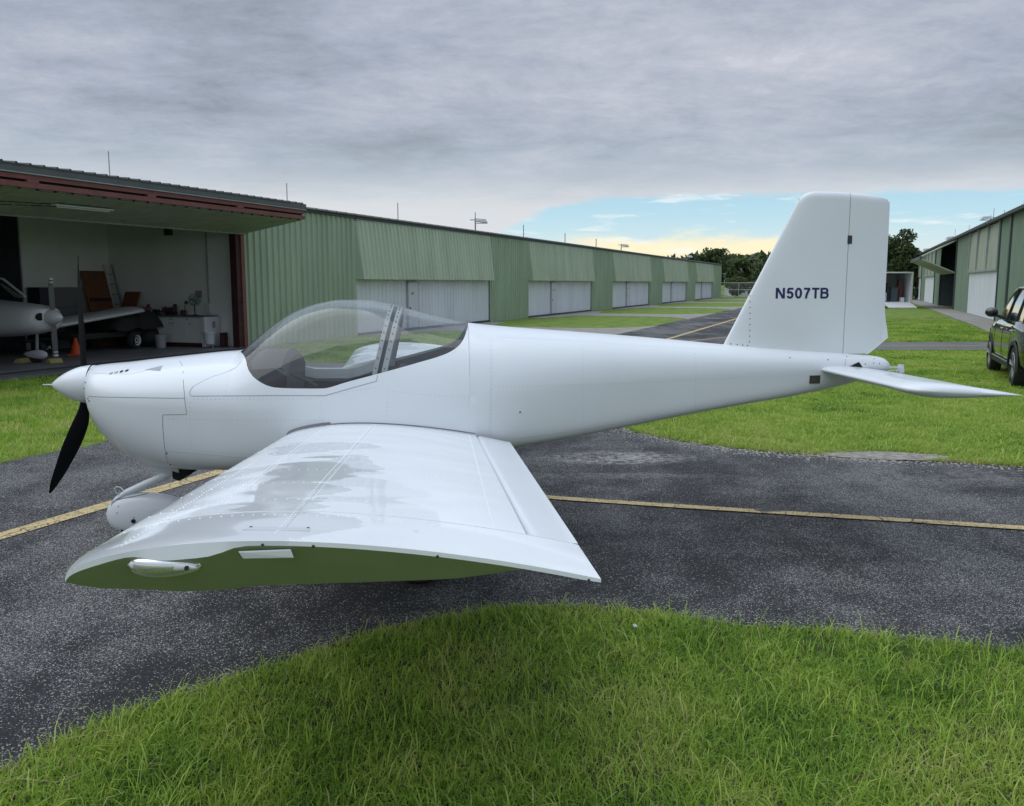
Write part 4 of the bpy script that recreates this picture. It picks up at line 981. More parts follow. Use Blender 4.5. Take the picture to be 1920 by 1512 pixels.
    tear(1.0, off=.006).build('position_light', M_CHROME, w, smooth=True, angle=None); tear(.45, off=.030).build('lamp_filament_cover', M_DOORW, w, smooth=True, angle=None)
    MB().tube([(lambda t: (1.940 + .19 * t, s * (4.056 - .01 * (1 - t)), 1.121 - .010 * t + sg * 1.10 * .032 * math.sqrt(max(0, math.sin(math.pi * min(1, t ** .62)))) ** 1.1))(t) for sg, rng_ in ((1, np.linspace(.0, 1, 24)), (-1, np.linspace(1, 0, 24)[1:-1])) for t in rng_], .0035, 6, closed=True).build('light_bezel', M_CHROME, w, smooth=True)
    MB().lathe([(.006, 0), (.006, .008), (.001, .010)], (2.10, s * 4.085, 1.113), 'y', 10).build('light_screw', M_SCREW, w)
    return w
WL = build_wing(-1); build_wing(1)
# dark fairing strip where the leading edge meets the fuselage
for s in (-1, 1):
    m = MB(); a = []; b = []
    for i in range(18):
        c = .0 + .195 * i / 17; q = wpt(max(c, .002), .56); yb = side_y(q[0], q[2] + .01); wd = .012 + .03 * math.sin(math.pi * min(1, (i + 3) / 20))
        a.append((q[0], s * (yb + .0015), q[2] + .018)); b.append((q[0], s * (yb + wd), q[2] + .004))
    m.grid([a, b]); m.build('wing_root_seal', pbr('grey_rubber_seal', (.13, .135, .15), .7), FUS, smooth=True)
    m = MB().tube([(lambda q: (q[0], s * (side_y(q[0], q[2] + .003) + .002), q[2] + .004))(wpt(c, .56)) for c in np.linspace(.19, CF, 40)], .0028, 6, cap=False); m.build('root_gap', M_SEAM, FUS)

# ---- landing gear ----
def pant(name, cx, cy, cz, L_, W_, H_, parent):
    rows = []
    for i in range(25):
        t = i / 24; s_ = math.sin(math.pi * t ** .70) ** .66 if 0 < t < 1 else .0; r = []
        for k in range(21):
            a = 2 * math.pi * k / 20; sg = math.sin(a); z = cz + H_ * s_ * sg * (.93 if sg > 0 else 1.) + .03 * t; r.append((cx + L_ * t, cy + W_ * s_ * math.copysign(abs(math.cos(a)) ** .85, math.cos(a)), z))
        rows.append(r)
    return MB().grid(rows).build(name, M_WHITE, parent, smooth=True, angle=None)
ng = empty('nose_gear', (0, 0, 0)); ng.parent = AC
pant('wheel_fairing', .345, 0, .218, .66, .085, .158, ng)
rows = []
for (x, z), w, h in zip([(.96, .575), (.80, .505), (.62, .428), (.48, .365), (.408, .318), (.388, .26)], (.032, .032, .034, .038, .042, .04), (.052, .052, .052, .050, .042, .03)):
    rows.append([(x + h * .35 * math.sin(a) , w * math.cos(a), z + h * .75 * math.sin(a)) for a in np.linspace(0, 2 * math.pi, 17)])
MB().grid(rows).build('strut_fairing', M_WHITE, ng, smooth=True, angle=None)
MB().lathe([(.05, -.05), (.145, -.05), (.165, -.025), (.165, .025), (.145, .05), (.05, .05)], (.60, 0, .165), 'y', 28).build('tyre', M_TYRE, ng, smooth=True, angle=40)
o = MB().tube([(.50, -.05, .40), (.475, -.05, .425), (.45, -.05, .432), (.432, -.045, .415), (.44, -.04, .385), (.455, -.03, .37)], .005, 6).build('tow_ring', M_WHITE, ng, smooth=True)
o = MB().lathe([(.016, 0), (.016, .004)], (.565, -.089, .185), 'y', 14).build('axle_hole', M_BLACK, ng)
rivets(ng, [(.46, -.068, .29), (.45, -.074, .245), (.57, -.086, .21), (.66, -.085, .20), (.84, -.028, .51)], .0042, M_SCREW, 'screws')
MB().tube([(.468, -.0 - .045 - .035 * math.sin(t * 3.0), .355 - .05 + .0 + .05 * t) if False else (.40 + .27 * t, -.03 - .035 * t, .325 + .055 * t) for t in np.linspace(0, 1, 10)], .003, 5).build('fairing_gap', M_SEAM, ng)
for s in (-1, 1):
    mg = empty('main_gear', (0, 0, 0)); mg.parent = AC
    pant('wheel_fairing', 2.32, s * 1.02, .20, .78, .085, .155, mg)
    MB().lathe([(.05, -.05), (.145, -.05), (.165, -.025), (.165, .025), (.145, .05), (.05, .05)], (2.62, s * 1.02, .165), 'y', 28).build('tyre', M_TYRE, mg, smooth=True, angle=40)
    m = MB(); m.hexa([(2.58, s * .98, .30), (2.66, s * .98, .30), (2.66, s * .99, .33), (2.58, s * .99, .33)], [(2.56, s * .40, .64), (2.68, s * .40, .64), (2.68, s * .42, .67), (2.56, s * .42, .67)]); m.build('gear_leg', M_WHITE, mg, bevel=.004)
# ---------------- hangars ----------------
def metal(name, c, var=.2): return pbr(name, c, .5, var=var, vscale=1.1, streak=(1.2, 1.2, .25), spec=.4)
M_GRN = metal('pale_green_sheeting', (.38, .475, .345)); M_GRNP = metal('faded_green_sheeting', (.49, .57, .43)); M_WHP = metal('white_sheeting', (.72, .75, .79), .12)
M_DKG = pbr('dark_roof_edge', (.045, .055, .055), .6, var=.3); M_ROOF = pbr('roof_sheeting', (.12, .13, .12), .6, var=.3)
M_RED = pbr('red_oxide_steel', (.20, .062, .055), .6, var=.25, vscale=4); M_DRED = pbr('dark_red_steel', (.055, .015, .016), .7, var=.3)
M_DOOR = pbr('white_door', (.58, .60, .63), .5, var=.06); M_TRIM = pbr('grey_trim', (.30, .33, .33), .6, var=.2)
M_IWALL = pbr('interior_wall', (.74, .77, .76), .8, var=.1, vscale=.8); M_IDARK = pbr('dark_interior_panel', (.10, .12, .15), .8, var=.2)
M_FLOOR = pbr('hangar_floor', (.20, .20, .205), .5, var=.35, vscale=.9)
M_OLIVE = pbr('door_underside', (.42, .44, .41), .6, var=.2, vscale=2)
def ribs(x0, x1, pitch=.30, rw=.08, rh=.058, off=0.):
    pts = [(x0, 0.)]; x = x0 + off + pitch * .5
    while x + rw < x1: pts += [(x, 0), (x + rw * .28, rh), (x + rw * .72, rh), (x + rw, 0)]; x += pitch
    return pts + [(x1, 0.)]
def corr(x0, x1, z0, z1, out0=0., out1=0., pitch=.30, dirn=-1, th=.012, **k):
    """ribbed wall sheet in the local frame: x along, outward = -y; out0/out1 outward offset at bottom/top"""
    pr = ribs(x0, x1, pitch, **k); m = MB()
    a = [(x, dirn * (out0 + h), z0) for x, h in pr]; b = [(x, dirn * (out1 + h), z1) for x, h in pr]
    m.grid([a, b]); a2 = [(x, dirn * (out0 + h - th), z0) for x, h in pr]; b2 = [(x, dirn * (out1 + h - th), z1) for x, h in pr]
    m.grid([b2, a2]); m.grid([a, a2]); m.grid([b, b2]); m.grid([[a[0], b[0]], [a2[0], b2[0]]]); m.grid([[a[-1], b[-1]], [a2[-1], b2[-1]]])
    return m
HZ_ = 4.10
LH = empty('hangar_building', (float(HP[0]), float(HP[1]), 0), HROT, 'long green ribbed metal hangar row on the left, its nearest door folded open', 'hangar')
wall_me = None; upper_me = lower_me = door_me = None
BAY = 17.73; D0 = 6.2; DW = 12.3
# wall panels (green, ribbed, full height)
wall_first = corr(0.02, 6.2, .0, HZ_); wall_first.build('wall_panel', M_GRN, LH)
wm = corr(0, BAY - DW, 0, HZ_).mesh('wall_panel', M_GRN); wl = corr(0, 7.7, 0, HZ_).mesh('wall_panel', M_GRN)
for k in range(5): inst(wm if k < 4 else wl, 'wall_panel', LH, (D0 + DW + BAY * k, 0, 0))
um = corr(.12, DW - .05, 2.0, HZ_ - .05, .26, .035, th=.02).mesh('upper_door_panel', M_GRNP)
lm = corr(-.04, DW + .04, .02, 2.0, -.06, -.06, pitch=.3, rh=.03, th=.02).mesh('lower_door_panel', M_WHP)
tri_ = MB().add([(0, 0, 0), (0, 0, 0), (0, 0, 0)], [])
side = MB(); side.hexa([(0, 0, 2.0), (.12, 0, 2.0), (.12, -.26, 2.0), (.10, -.26, 2.0)], [(0, 0, HZ_ - .06), (.12, 0, HZ_ - .06), (.12, -.035, HZ_ - .06), (.10, -.035, HZ_ - .06)])
sm = side.mesh('door_side_flashing', M_GRN)
dm = MB().box(0, .82, -.045, -.005, .12, 1.86).mesh('walk_door', M_DOOR)
fr = MB().box(-.03, 0, -.05, .085, .10, 1.92).box(.82, .85, -.05, .085, .10, 1.92).box(-.03, .85, -.05, .0, 1.86, 1.92); frm = fr.mesh('door_frame', pbr('pale_frame', (.42, .44, .46), .6))
hm = MB().box(.07, .12, -.08, -.045, .86, .92).mesh('door_handle', M_SCREW)
sgm = MB().box(.22, .42, -.051, -.045, 1.42, 1.50).mesh('door_number_plate', pbr('door_sign', (.20, .2, .2), .6))
rm = MB().box(0, DW, -.05, -.005, HZ_ - .055, HZ_ - .005).mesh('door_header', M_TRIM)
sil = MB().box(0, DW, -.02, .02, .0, .10).mesh('door_sill', M_DKG)
for k in range(5):
    x = D0 + BAY * k
    inst(um, 'upper_door_panel', LH, (x, 0, 0)); lo_ = inst(lm, 'lower_door_panel', LH, (x, 0, 0)); inst(sm, 'door_side_flashing', LH, (x, 0, 0)); inst(rm, 'door_header', LH, (x, 0, 0)); inst(sil, 'door_sill', LH, (x, 0, 0))
    dx = 3.85 if k < 2 else 4.3; d_ = inst(dm, 'walk_door', LH, (x + dx, 0, 0)); inst(frm, 'door_frame', d_); inst(hm, 'door_handle', d_); inst(sgm, 'door_number_plate', d_)
# eave trim, roof
XE = D0 + DW + BAY * 4 + 7.7; XS = -30.3
MB().box(-.0, XE + .03, -.075, .02, HZ_ + .003, HZ_ + .12).build('eave_gutter', M_DKG, LH)
DEP = 14.
rf = MB(); pr = ribs(XS, XE + .1, .6, rw=.1, rh=.04)
zr = lambda y: HZ_ + .14 + .9 * (1 - abs(y - DEP / 2) / (DEP / 2))
for ya, yb in ((-.12, DEP / 2), (DEP / 2, DEP + .1)):
    rf.grid([[(x, ya, zr(ya) + h) for x, h in pr], [(x, yb, zr(yb) + h) for x, h in pr]])
rf.grid([[(x, -.12, zr(-.12) + h) for x, h in pr], [(x, -.12, zr(-.12) - .03) for x, h in pr]])
rf.build('roof', M_ROOF, LH)
MB().box(XE, XE + .05, .0, DEP, 0, HZ_ + .1).build('gable_wall', M_GRN, LH)
MB().box(D0, XE, DEP, DEP + .05, 0, HZ_ + .1).build('rear_wall', M_GRN, LH)
MB().prism([(0, HZ_ + .1), (DEP, HZ_ + .1), (DEP / 2, HZ_ + 1.0)], XE, XE + .05, 'x').build('gable_top', M_GRN, LH)
# nearest bay: open bifold door, jamb and the inside of the hangar
MB().box(-.34, -.16, -.02, .20, 0, HZ_ - .6).build('door_jamb', M_DRED, LH); MB().box(-.155, .0, -.055, .18, 0, HZ_ - .55).build('door_post', M_RED, LH)
lt = MB().tube([(-.22, -.03, 1.32), (-.22, -.17, 1.32), (-.36, -.17, 1.30), (-.40, -.17, .72), (-.34, -.17, .70)], .018, 6).tube([(-.3, -.15, 1.5), (-.2, -.1, 1.5)], .015, 6); lt.build('door_latch', M_SCREW, LH)
DL = -12.3
def slabq(x0, x1, yz): return MB().prism([(y, z) for y, z in yz], x0, x1, 'x')
# lower leaf (underside seen from below) and upper leaf
slabq(DL, -.02, [(-.10, 3.27), (-2.03, 3.60), (-2.03, 3.66), (-.10, 3.33)]).build('lower_door_leaf', M_OLIVE, LH)
m = MB(); pr = ribs(DL, -.02, .3, rw=.06, rh=-.012); m.grid([[(x, -.09, 3.262 + h) for x, h in pr], [(x, -2.02, 3.592 + h) for x, h in pr]]); m.build('leaf_underside_sheet', M_OLIVE, LH)
m = MB(); pr = ribs(DL, .06, .3, rw=.07, rh=.035)
m.grid([[(x, .0, 4.20 + h) for x, h in pr], [(x, -2.14, 4.03 + h) for x, h in pr]]); m.grid([[(x, -2.14, 4.03 + h) for x, h in pr], [(x, -2.14, 3.995) for x, h in pr]]); m.build('upper_door_leaf', M_DKG, LH)
MB().box(DL, .06, -2.135, -2.09, 3.885, 3.995).build('leaf_fascia', pbr('dark_grey_fascia', (.085, .10, .10), .5, var=.2), LH)
MB().box(DL, .06, -2.145, -2.10, 3.862, 3.883).build('leaf_trim_strip', M_TRIM, LH)
MB().box(DL, .0, -2.11, -1.98, 3.765, 3.860).build('upper_door_beam', M_RED, LH)
MB().box(DL, .0, -2.125, -1.99, 3.615, 3.715).build('lower_door_beam', M_RED, LH)
m = MB(); 
for i in range(4): m.box(-3.0 * i - 2.9, -3.0 * i - 2.65, -2.13, -2.0, 3.71, 3.77)
m.build('beam_hinge', M_RED, LH)
MB().box(DL, -.02, -2.04, -1.95, 3.71, 3.77).build('door_gap', M_BLACK, LH)
m = MB()
for i in range(30): x = -.25 - i * .40; m.box(x, x + .04, -2.10, -2.05, 3.585, 3.618)
o = m.build('panel_clips', M_SCREW, LH); tag(o, kind='stuff')
MB().box(DL, -.02, -.14, -.06, 3.235, 3.29).build('leaf_edge_angle', M_TRIM, LH)
MB().hexa([(-.05, -2.03, 3.62), (.0, -2.03, 3.62), (.0, -.1, 3.30), (-.05, -.1, 3.30)], [(-.05, -2.03, 3.98), (.0, -2.03, 3.98), (.0, -.1, 4.15), (-.05, -.1, 4.15)]).build('leaf_end_plate', M_DRED, LH)
MB().box(DL, -.0, -.04, .16, 3.35, 4.14).build('door_lintel', M_DKG, LH)
# fluorescent batten fixed under the leaf + cables
def under(y, d=.02): return 3.262 + (3.592 - 3.262) * (-y - .09) / 1.93 - d
# interior
IN = LH
def iw(x0, x1, y0, y1, name='inner_wall', mat=M_IWALL, z1=4.1): return MB().box(x0, x1, y0, y1, .02, z1).build(name, mat, IN)
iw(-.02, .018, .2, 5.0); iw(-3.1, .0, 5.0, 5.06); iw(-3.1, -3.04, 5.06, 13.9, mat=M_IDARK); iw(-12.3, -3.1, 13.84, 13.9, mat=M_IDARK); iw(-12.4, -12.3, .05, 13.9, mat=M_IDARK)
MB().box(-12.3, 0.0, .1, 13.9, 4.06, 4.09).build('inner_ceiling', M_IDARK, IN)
MB().box(XS, DL, 0, DEP, 0, HZ_).build('closed_bays', M_GRN, LH)
fl = MB().box(-12.3, .0, -.03, 13.9, .0, .03).build('hangar_floor', M_FLOOR, LH)
sl = sheet('hangar_apron', [ST(-12.4, -.02), ST(-12.4, .55), ST(.2, .55), ST(.2, -.02)], .022, pbr('dark_apron', (.06, .06, .064), .8, var=.3))[0]
sheet('apron_edge_line', [ST(-12.4, .56), ST(-12.4, .64), ST(.2, .64), ST(.2, .56)], .026, M_TRIM)
sheet('gravel_strip', [ST(-12.4, .62), ST(-12.4, 1.35), ST(-7, 1.35), ST(-6.5, 1.6), ST(-3, 1.6), ST(-2.6, 1.1), ST(.2, 1.0), ST(.2, .62)], .014, M_PATH)
def L2W(x, y, z=0): return (float(HP[0] + DV[0] * x - NV[0] * y), float(HP[1] + DV[1] * x - NV[1] * y), z)   # local hangar coords to world
# white sill conduit with its socket: parts of the building
MB().tube([(-.06, 1.24, 3.5), (-.06, 1.24, 1.25)], .022, 8).build('conduit', M_TRIM, LH)
MB().box(-.12, -.03, 1.16, 1.34, 1.0, 1.28).build('socket_box', M_DOOR, LH)

def thing(name, x, y, z, rz, label, cat, group=None): return empty(name, L2W(x, y, z), HROT + rz, label, cat, group)
# fluorescent lamp
t = thing('strip_light', -6.9, -1.35, under(-1.35, .03), 0, 'white fluorescent strip light under the raised hangar door', 'light')
MB().box(-.75, .75, -.06, .06, -.035, .0).build('lamp_tray', M_DOOR, t, bevel=.006); MB().tube([(-.68, 0, -.05), (.68, 0, -.05)], .016, 8).build('lamp_tube', M_DOOR, t)
MB().tube([(-3.3, .35, .02 - .06), (-2.0, .3, -.03), (-.7, .1, -.0)], .010, 5).tube([(-3.3, .75, -.09), (-1.6, .5, -.06), (.2, .1, 0)], .010, 5).build('cable', M_SCREW, t)
# workbench cabinet along the inner side wall (local: x along inward normal of wall)
t = thing('workbench_cabinet', -.06, 2.08, .03, R(90), 'white cabinet workbench with dark top standing by the inner wall of the open hangar', 'workbench')
# with rz=90: local x -> hangar +y (inward), local y -> -x (into the room)
MB().box(-1.1, 1.1, .0, .60, .12, .86).build('cabinet_body', pbr('cabinet_white', (.66, .69, .69), .5, var=.05), t)
MB().box(-1.15, 1.12, -.0, .66, .865, .90).build('counter_top', M_IDARK, t); MB().box(-1.05, 1.08, .02, .55, 0, .12).build('plinth', M_DRED, t)
for i in range(4):
    MB().box(-1.08 + .55 * i + .01, -1.08 + .55 * i + .53, .60, .615, .14, .84).build('cabinet_door', MATS['cabinet_white'], t)
for x, z in ((-.66, .68), (-.02, .68), (.1, .68), (.62, .68), (-.55, .80), (.0, .80), (.08, .80), (.72, .80)): MB().box(x - .018, x + .018, .613, .632, z - .012, z + .012).build('knob', M_SCREW, t)
t = thing('white_side_cabinet', -.06, .98, .03, R(90), 'pale side unit with a paper notice at the near end of the workbench', 'cabinet')
MB().box(-.12, -.0, .0, .68, .02, .87).build('cabinet_panel', M_DOOR, t); MB().box(-.125, -.121, .22, .36, .55, .74).build('notice', pbr('notice_paper', (.36, .37, .38), .9, var=.5, vscale=50), t)
# things on the bench
def bench(y, x=-.35): return (x, y, .932)
t = thing('bench_vise', *bench(2.95), 0, 'dark bench vise at the far end of the workbench', 'vise'); MB().box(-.08, .08, -.12, .12, 0, .05).box(-.05, .05, -.10, -.02, .05, .16).box(-.05, .05, .04, .1, .05, .16).tube([(0, -.3, .1), (0, .1, .1)], .015).build('vise_body', M_SCREW, t, bevel=.008)
t = thing('bench_grinder', *bench(2.45), 0, 'black bench grinder with red guard on the workbench', 'grinder'); MB().lathe([(.07, -.12), (.085, -.10), (.085, .10), (.07, .12)], (0, 0, .14), 'y', 18).box(-.08, .08, -.1, .1, 0, .06).build('motor', M_SCREW, t, smooth=True, angle=40)
for s in (-1, 1): MB().lathe([(.10, -.025), (.10, .025)], (0, s * .17, .15), 'y', 18).build('grinding_wheel', M_RED if s > 0 else M_SCREW, t)
t = thing('drill_stand', *bench(2.30, -.28), 0, 'small dark red tool standing upright on the workbench', 'tool'); MB().lathe([(.06, 0), (.07, .08), (.04, .1), (.04, .2), (.06, .22), (.05, .32)], n=14).build('tool_body', M_DRED, t, smooth=True, angle=30)
t = thing('paint_pot', *bench(1.95), 0, 'squat red can on the workbench beside the fan', 'can'); MB().lathe([(.07, 0), (.07, .14), (.06, .15)], n=16).build('can_body', M_DRED, t, smooth=True, angle=40)
t = thing('desk_lamp', *bench(1.80), 0, 'small dark jointed lamp on the workbench', 'lamp'); MB().lathe([(.08, 0), (.08, .02)], n=14).tube([(0, 0, .02), (.03, .12, .22), (0, .02, .38)], .012, 6).build('lamp_stand', M_SCREW, t); MB().lathe([(.02, 0), (.07, -.08)], (0, .02, .42), 'z', 14).build('lamp_shade', M_SCREW, t)
t = thing('bench_fan', *bench(1.52), R(20), 'round teal wire fan on a stand on the workbench', 'fan'); MB().lathe([(.10, 0), (.10, .02), (.02, .03)], n=16).tube([(0, 0, .02), (0, 0, .33)], .016, 8).build('stand', M_DRED, t)
m = MB()
for r_, dz in ((.17, 0), (.13, -.04), (.08, -.06), (.17, -.05)): m.tube([(-.02 - dz, r_ * math.cos(a), .46 + r_ * math.sin(a)) for a in np.linspace(0, 2 * math.pi, 24)[:-1]], .006, 5, closed=True)
for a in np.linspace(0, math.pi, 9)[:-1]: m.tube([(-.02, -.17 * math.cos(a), .46 - .17 * math.sin(a)), (.045, 0, .46), (-.02, .17 * math.cos(a), .46 + .17 * math.sin(a))], .004, 4)
teal = pbr('teal_wire', (.10, .17, .17), .4); m.build('fan_cage', teal, t)
m = MB()
for a in (0, 2.09, 4.19): m.add([(0, .02 * math.cos(a + 1.5), .46 + .02 * math.sin(a + 1.5)), (.02, .14 * math.cos(a + .4), .46 + .14 * math.sin(a + .4)), (0, .15 * math.cos(a - .2), .46 + .15 * math.sin(a - .2)), (-.01, .05 * math.cos(a - .8), .46 + .05 * math.sin(a - .8))], [(0, 1, 2, 3)])
m.build('fan_blades', teal, t)
t = thing('wall_notice', -.03, 1.62, 1.55, 0, 'small pale notice on the wall above the fan', 'notice'); MB().box(-.008, 0, -.12, .12, -.10, .10).build('paper', MATS['notice_paper'], t)
t = thing('wall_speaker', -.05, 2.52, 3.38, 0, 'small black box speaker high on the inner hangar wall', 'speaker'); MB().box(-.20, -.02, -.09, .09, -.12, .08).build('speaker_box', M_SCREW, t, bevel=.01); MB().box(-.06, .03, -.02, .02, .08, .18).build('bracket', M_SCREW, t)
t = thing('fire_extinguisher', -.14, 3.42, .78, 0, 'red fire extinguisher standing beside the short brown board', 'extinguisher'); MB().lathe([(.06, 0), (.07, .02), (.07, .34), (.04, .40), (.02, .43)], n=18).build('cylinder_body', pbr('extinguisher_red', (.28, .03, .03), .4), t, smooth=True, angle=40); MB().lathe([(.071, .14), (.071, .27)], n=18).build('label_band', M_DOOR, t, smooth=True); MB().box(-.05, .05, -.012, .012, .43, .46).tube([(0, .02, .44), (.0, .10, .36), (0, .09, .15)], .010, 6).build('valve_hose', M_SCREW, t)
t = thing('wall_shelf', -.25, 3.75, .68, 0, 'rough wooden shelf unit between trailer and workbench', 'shelf'); MB().box(-.25, .22, -.55, .5, .06, .10).box(-.25, .22, -.2, .5, -.22, -.18).box(-.25, .22, -.22, -.18, -.20, .06).box(-.25, .22, .46, .5, -.62, .06).build('shelf_frame', pbr('pale_old_wood', (.17, .14, .10), .8, var=.3, vscale=9), t)
# plywood boards, ladder, cabinets
M_PLY = pbr('brown_plywood', (.185, .075, .036), .6, var=.35, vscale=4, streak=(3, 3, .6))
t = thing('short_board', -.62, 3.86, .76, 0, 'short brown wooden board leaning on the wall over the shelf', 'board'); MB().hexa([(-.05, -.27, 0), (.02, -.27, 0), (.02, .27, 0), (-.05, .27, 0)], [(.28, -.30, .85), (.35, -.30, .85), (.35, .24, .85), (.28, .24, .85)]).build('board', M_PLY, t)
t = thing('tall_plywood_door', -.74, 4.62, .03, 0, 'tall reddish brown wooden door leaning against the back wall', 'board')
MB().hexa([(-.46, -.25, 0), (.42, -.25, 0), (.42, -.19, 0), (-.46, -.19, 0)], [(-.46, .26, 2.2), (.42, .26, 2.2), (.42, .32, 2.2), (-.46, .32, 2.2)]).build('board', M_PLY, t); MB().hexa([(-.40, -.02, 1.30), (.36, -.02, 1.30), (.36, .04, 1.30), (-.40, .04, 1.30)], [(-.40, .0, 1.40), (.36, .0, 1.40), (.36, .06, 1.40), (-.40, .06, 1.40)]).build('cross_batten', M_DRED, t)
t = thing('aluminium_ladder', -.22, 4.6, .03, 0, 'narrow pale aluminium ladder leaning in the corner by the tall wooden door', 'ladder')
for s in (0, .30): MB().hexa([(s * .5 - .03, -.2 - s * .6, 0), (s * .5 + .01, -.2 - s * .6, 0), (s * .5 + .01, -.13 - s * .6, 0), (s * .5 - .03, -.13 - s * .6, 0)], [(s * .5 - .10, .3 - s * .6, 2.4), (s * .5 - .06, .3 - s * .6, 2.4), (s * .5 - .06, .36 - s * .6, 2.4), (s * .5 - .10, .36 - s * .6, 2.4)]).build('ladder_rail', M_TRIM if s else M_DOOR, t)
for i in range(7): z = .3 + .3 * i; q = z / 2.4 * .5; MB().tube([(-.02 - z * .03, -.165 + q, z), (.14 - z * .03, -.345 + q, z)], .014, 6).build('rung', M_TRIM, t)
t = thing('filing_cabinet', -2.15, 4.72, .03, 0, 'dark grey two-tone storage cabinet behind the parked white airplane', 'cabinet')
MB().box(-.55, .5, -.25, .2, 0, 1.72).build('cabinet_body', pbr('cabinet_grey', (.15, .155, .165), .6), t); MB().box(-.90, -.56, -.25, .2, 0, 1.72).build('cabinet_side', pbr('cabinet_navy', (.035, .038, .06), .6), t)
for z in (.58, 1.16): MB().box(-.54, .49, -.262, -.25, z - .005, z + .005).build('drawer_gap', M_BLACK, t)
t = thing('cardboard_box', -1.25, 4.1, .03, R(10), 'brown box on the floor before the storage cabinet', 'box'); MB().box(-.28, .28, -.2, .2, 0, .9).build('box_body', pbr('dark_cardboard', (.12, .065, .04), .8), t)
# utility trailer
t = thing('utility_trailer', -2.35, 3.35, .03, R(8), 'low dark flatbed trailer with one white-hubbed wheel showing inside the hangar', 'trailer')
M_TRL = pbr('trailer_dark', (.018, .019, .020), .7, var=.3); M_BED = pbr('trailer_deck', (.06, .055, .05), .8, var=.3)
for i in range(9): MB().box(-1.55, 1.75, -.72 + .16 * i, -.72 + .16 * i + .15, .46, .49).build('deck_plank', M_BED, t)
MB().box(-1.6, 1.8, -.76, -.70, .36, .47).box(-1.6, 1.8, .70, .76, .36, .47).box(-1.6, -1.5, -.7, .7, .36, .46).box(1.72, 1.8, -.7, .7, .36, .46).build('chassis', M_TRL, t)
for s in (-1, 1):
    w_ = MB().lathe([(.13, -.08), (.24, -.08), (.265, -.04), (.265, .04), (.24, .08), (.13, .08)], (.55, s * .88, .265 - .03), 'y', 24).build('wheel', M_TYRE, t, smooth=True, angle=40)
    MB().lathe([(.0, .06), (.06, .09), (.10, .07), (.15, .11)] if s > 0 else [(.0, -.06), (.06, -.09), (.10, -.07), (.15, -.11)], (.55, s * .88, .235), 'y', 20, caps=False).build('rim', M_DOOR, w_, smooth=True, angle=30)
    MB().box(.12, .98, s * .80 - .06 * (s < 0) , s * .80 + .17 * s, .54, .57).build('mudguard', M_TRL, t)
MB().tube([(-1.55, 0, .40), (-2.6, 0, .38)], .04).build('drawbar', M_TRL, t)
t = thing('dark_tarpaulin', -1.5, 3.0, .55, 0, 'black covered bundle lying on the trailer deck', 'tarpaulin')
rows = [[(x, y + .0, max(0, .55 * (1 - (y / .62) ** 4) * (1 - (x / 1.1) ** 6) + .07 * math.sin(x * 7 + y * 5))) for y in np.linspace(-.62, .62, 14)] for x in np.linspace(-1.1, 1.1, 22)]
MB().grid(rows).build('cover', M_TRL, t, smooth=True, angle=None)
t = thing('dark_bin_bag', -.75, 2.95, .03, 0, 'dark bulging sack on the floor left of the workbench', 'bag')
MB().lathe([(.0, .0), (.34, .02), (.42, .2), (.36, .45), (.18, .58), (.04, .62)], n=16).build('sack', M_TRL, t, smooth=True, angle=None)
# buckets, cone
t = thing('white_bucket', -1.2, 2.05, .03, 0, 'dull white bucket on the floor beside the trailer wheel', 'bucket'); MB().lathe([(.0, .0), (.13, .0), (.155, .36), (.162, .36), (.162, .38), (.14, .38)], n=22).build('bucket_body', pbr('bucket_plastic', (.30, .31, .32), .5), t, smooth=True, angle=40); MB().tube([(0, .16 * math.cos(a), .36 - .2 * math.sin(a) * .6) for a in np.linspace(0, math.pi, 10)], .005, 5).build('handle', M_TRIM, t)
t = thing('wheeled_bin', -.62, .82, .03, 0, 'white plastic tub on castors by the near end of the workbench', 'bin'); MB().lathe([(.0, .10), (.14, .10), (.17, .40), (.20, .40), (.20, .46), (.17, .46), (.16, .42)], n=22).build('tub', M_DOOR, t, smooth=True, angle=40)
for a in range(4): MB().lathe([(.03, -.012), (.03, .012)], (.11 * math.cos(a * 1.57), .11 * math.sin(a * 1.57), .03), 'y', 10).tube([(.11 * math.cos(a * 1.57), .11 * math.sin(a * 1.57), .03), (.10 * math.cos(a * 1.57), .10 * math.sin(a * 1.57), .11)], .010, 6).build('castor', M_TRIM, t)
t = thing('red_crate', -.35, .52, .03, 0, 'dark red board standing behind the white tub near the door post', 'board'); MB().box(-.15, .15, -.02, .02, 0, .42).build('board', M_DRED, t)
M_ORG = pbr('cone_orange', (.62, .085, .02), .5)
co_ = empty('traffic_cone', (-11.25, 22.89, .03), .3, 'orange traffic cone on the hangar floor beyond the propeller', 'traffic cone')
MB().lathe([(.155, .03), (.145, .05), (.03, .44), (.022, .45), (.0, .45)], n=24).build('cone_body', M_ORG, co_, smooth=True, angle=40); MB().box(-.19, .19, -.19, .19, 0, .03).build('cone_base', M_ORG, co_, bevel=.01)

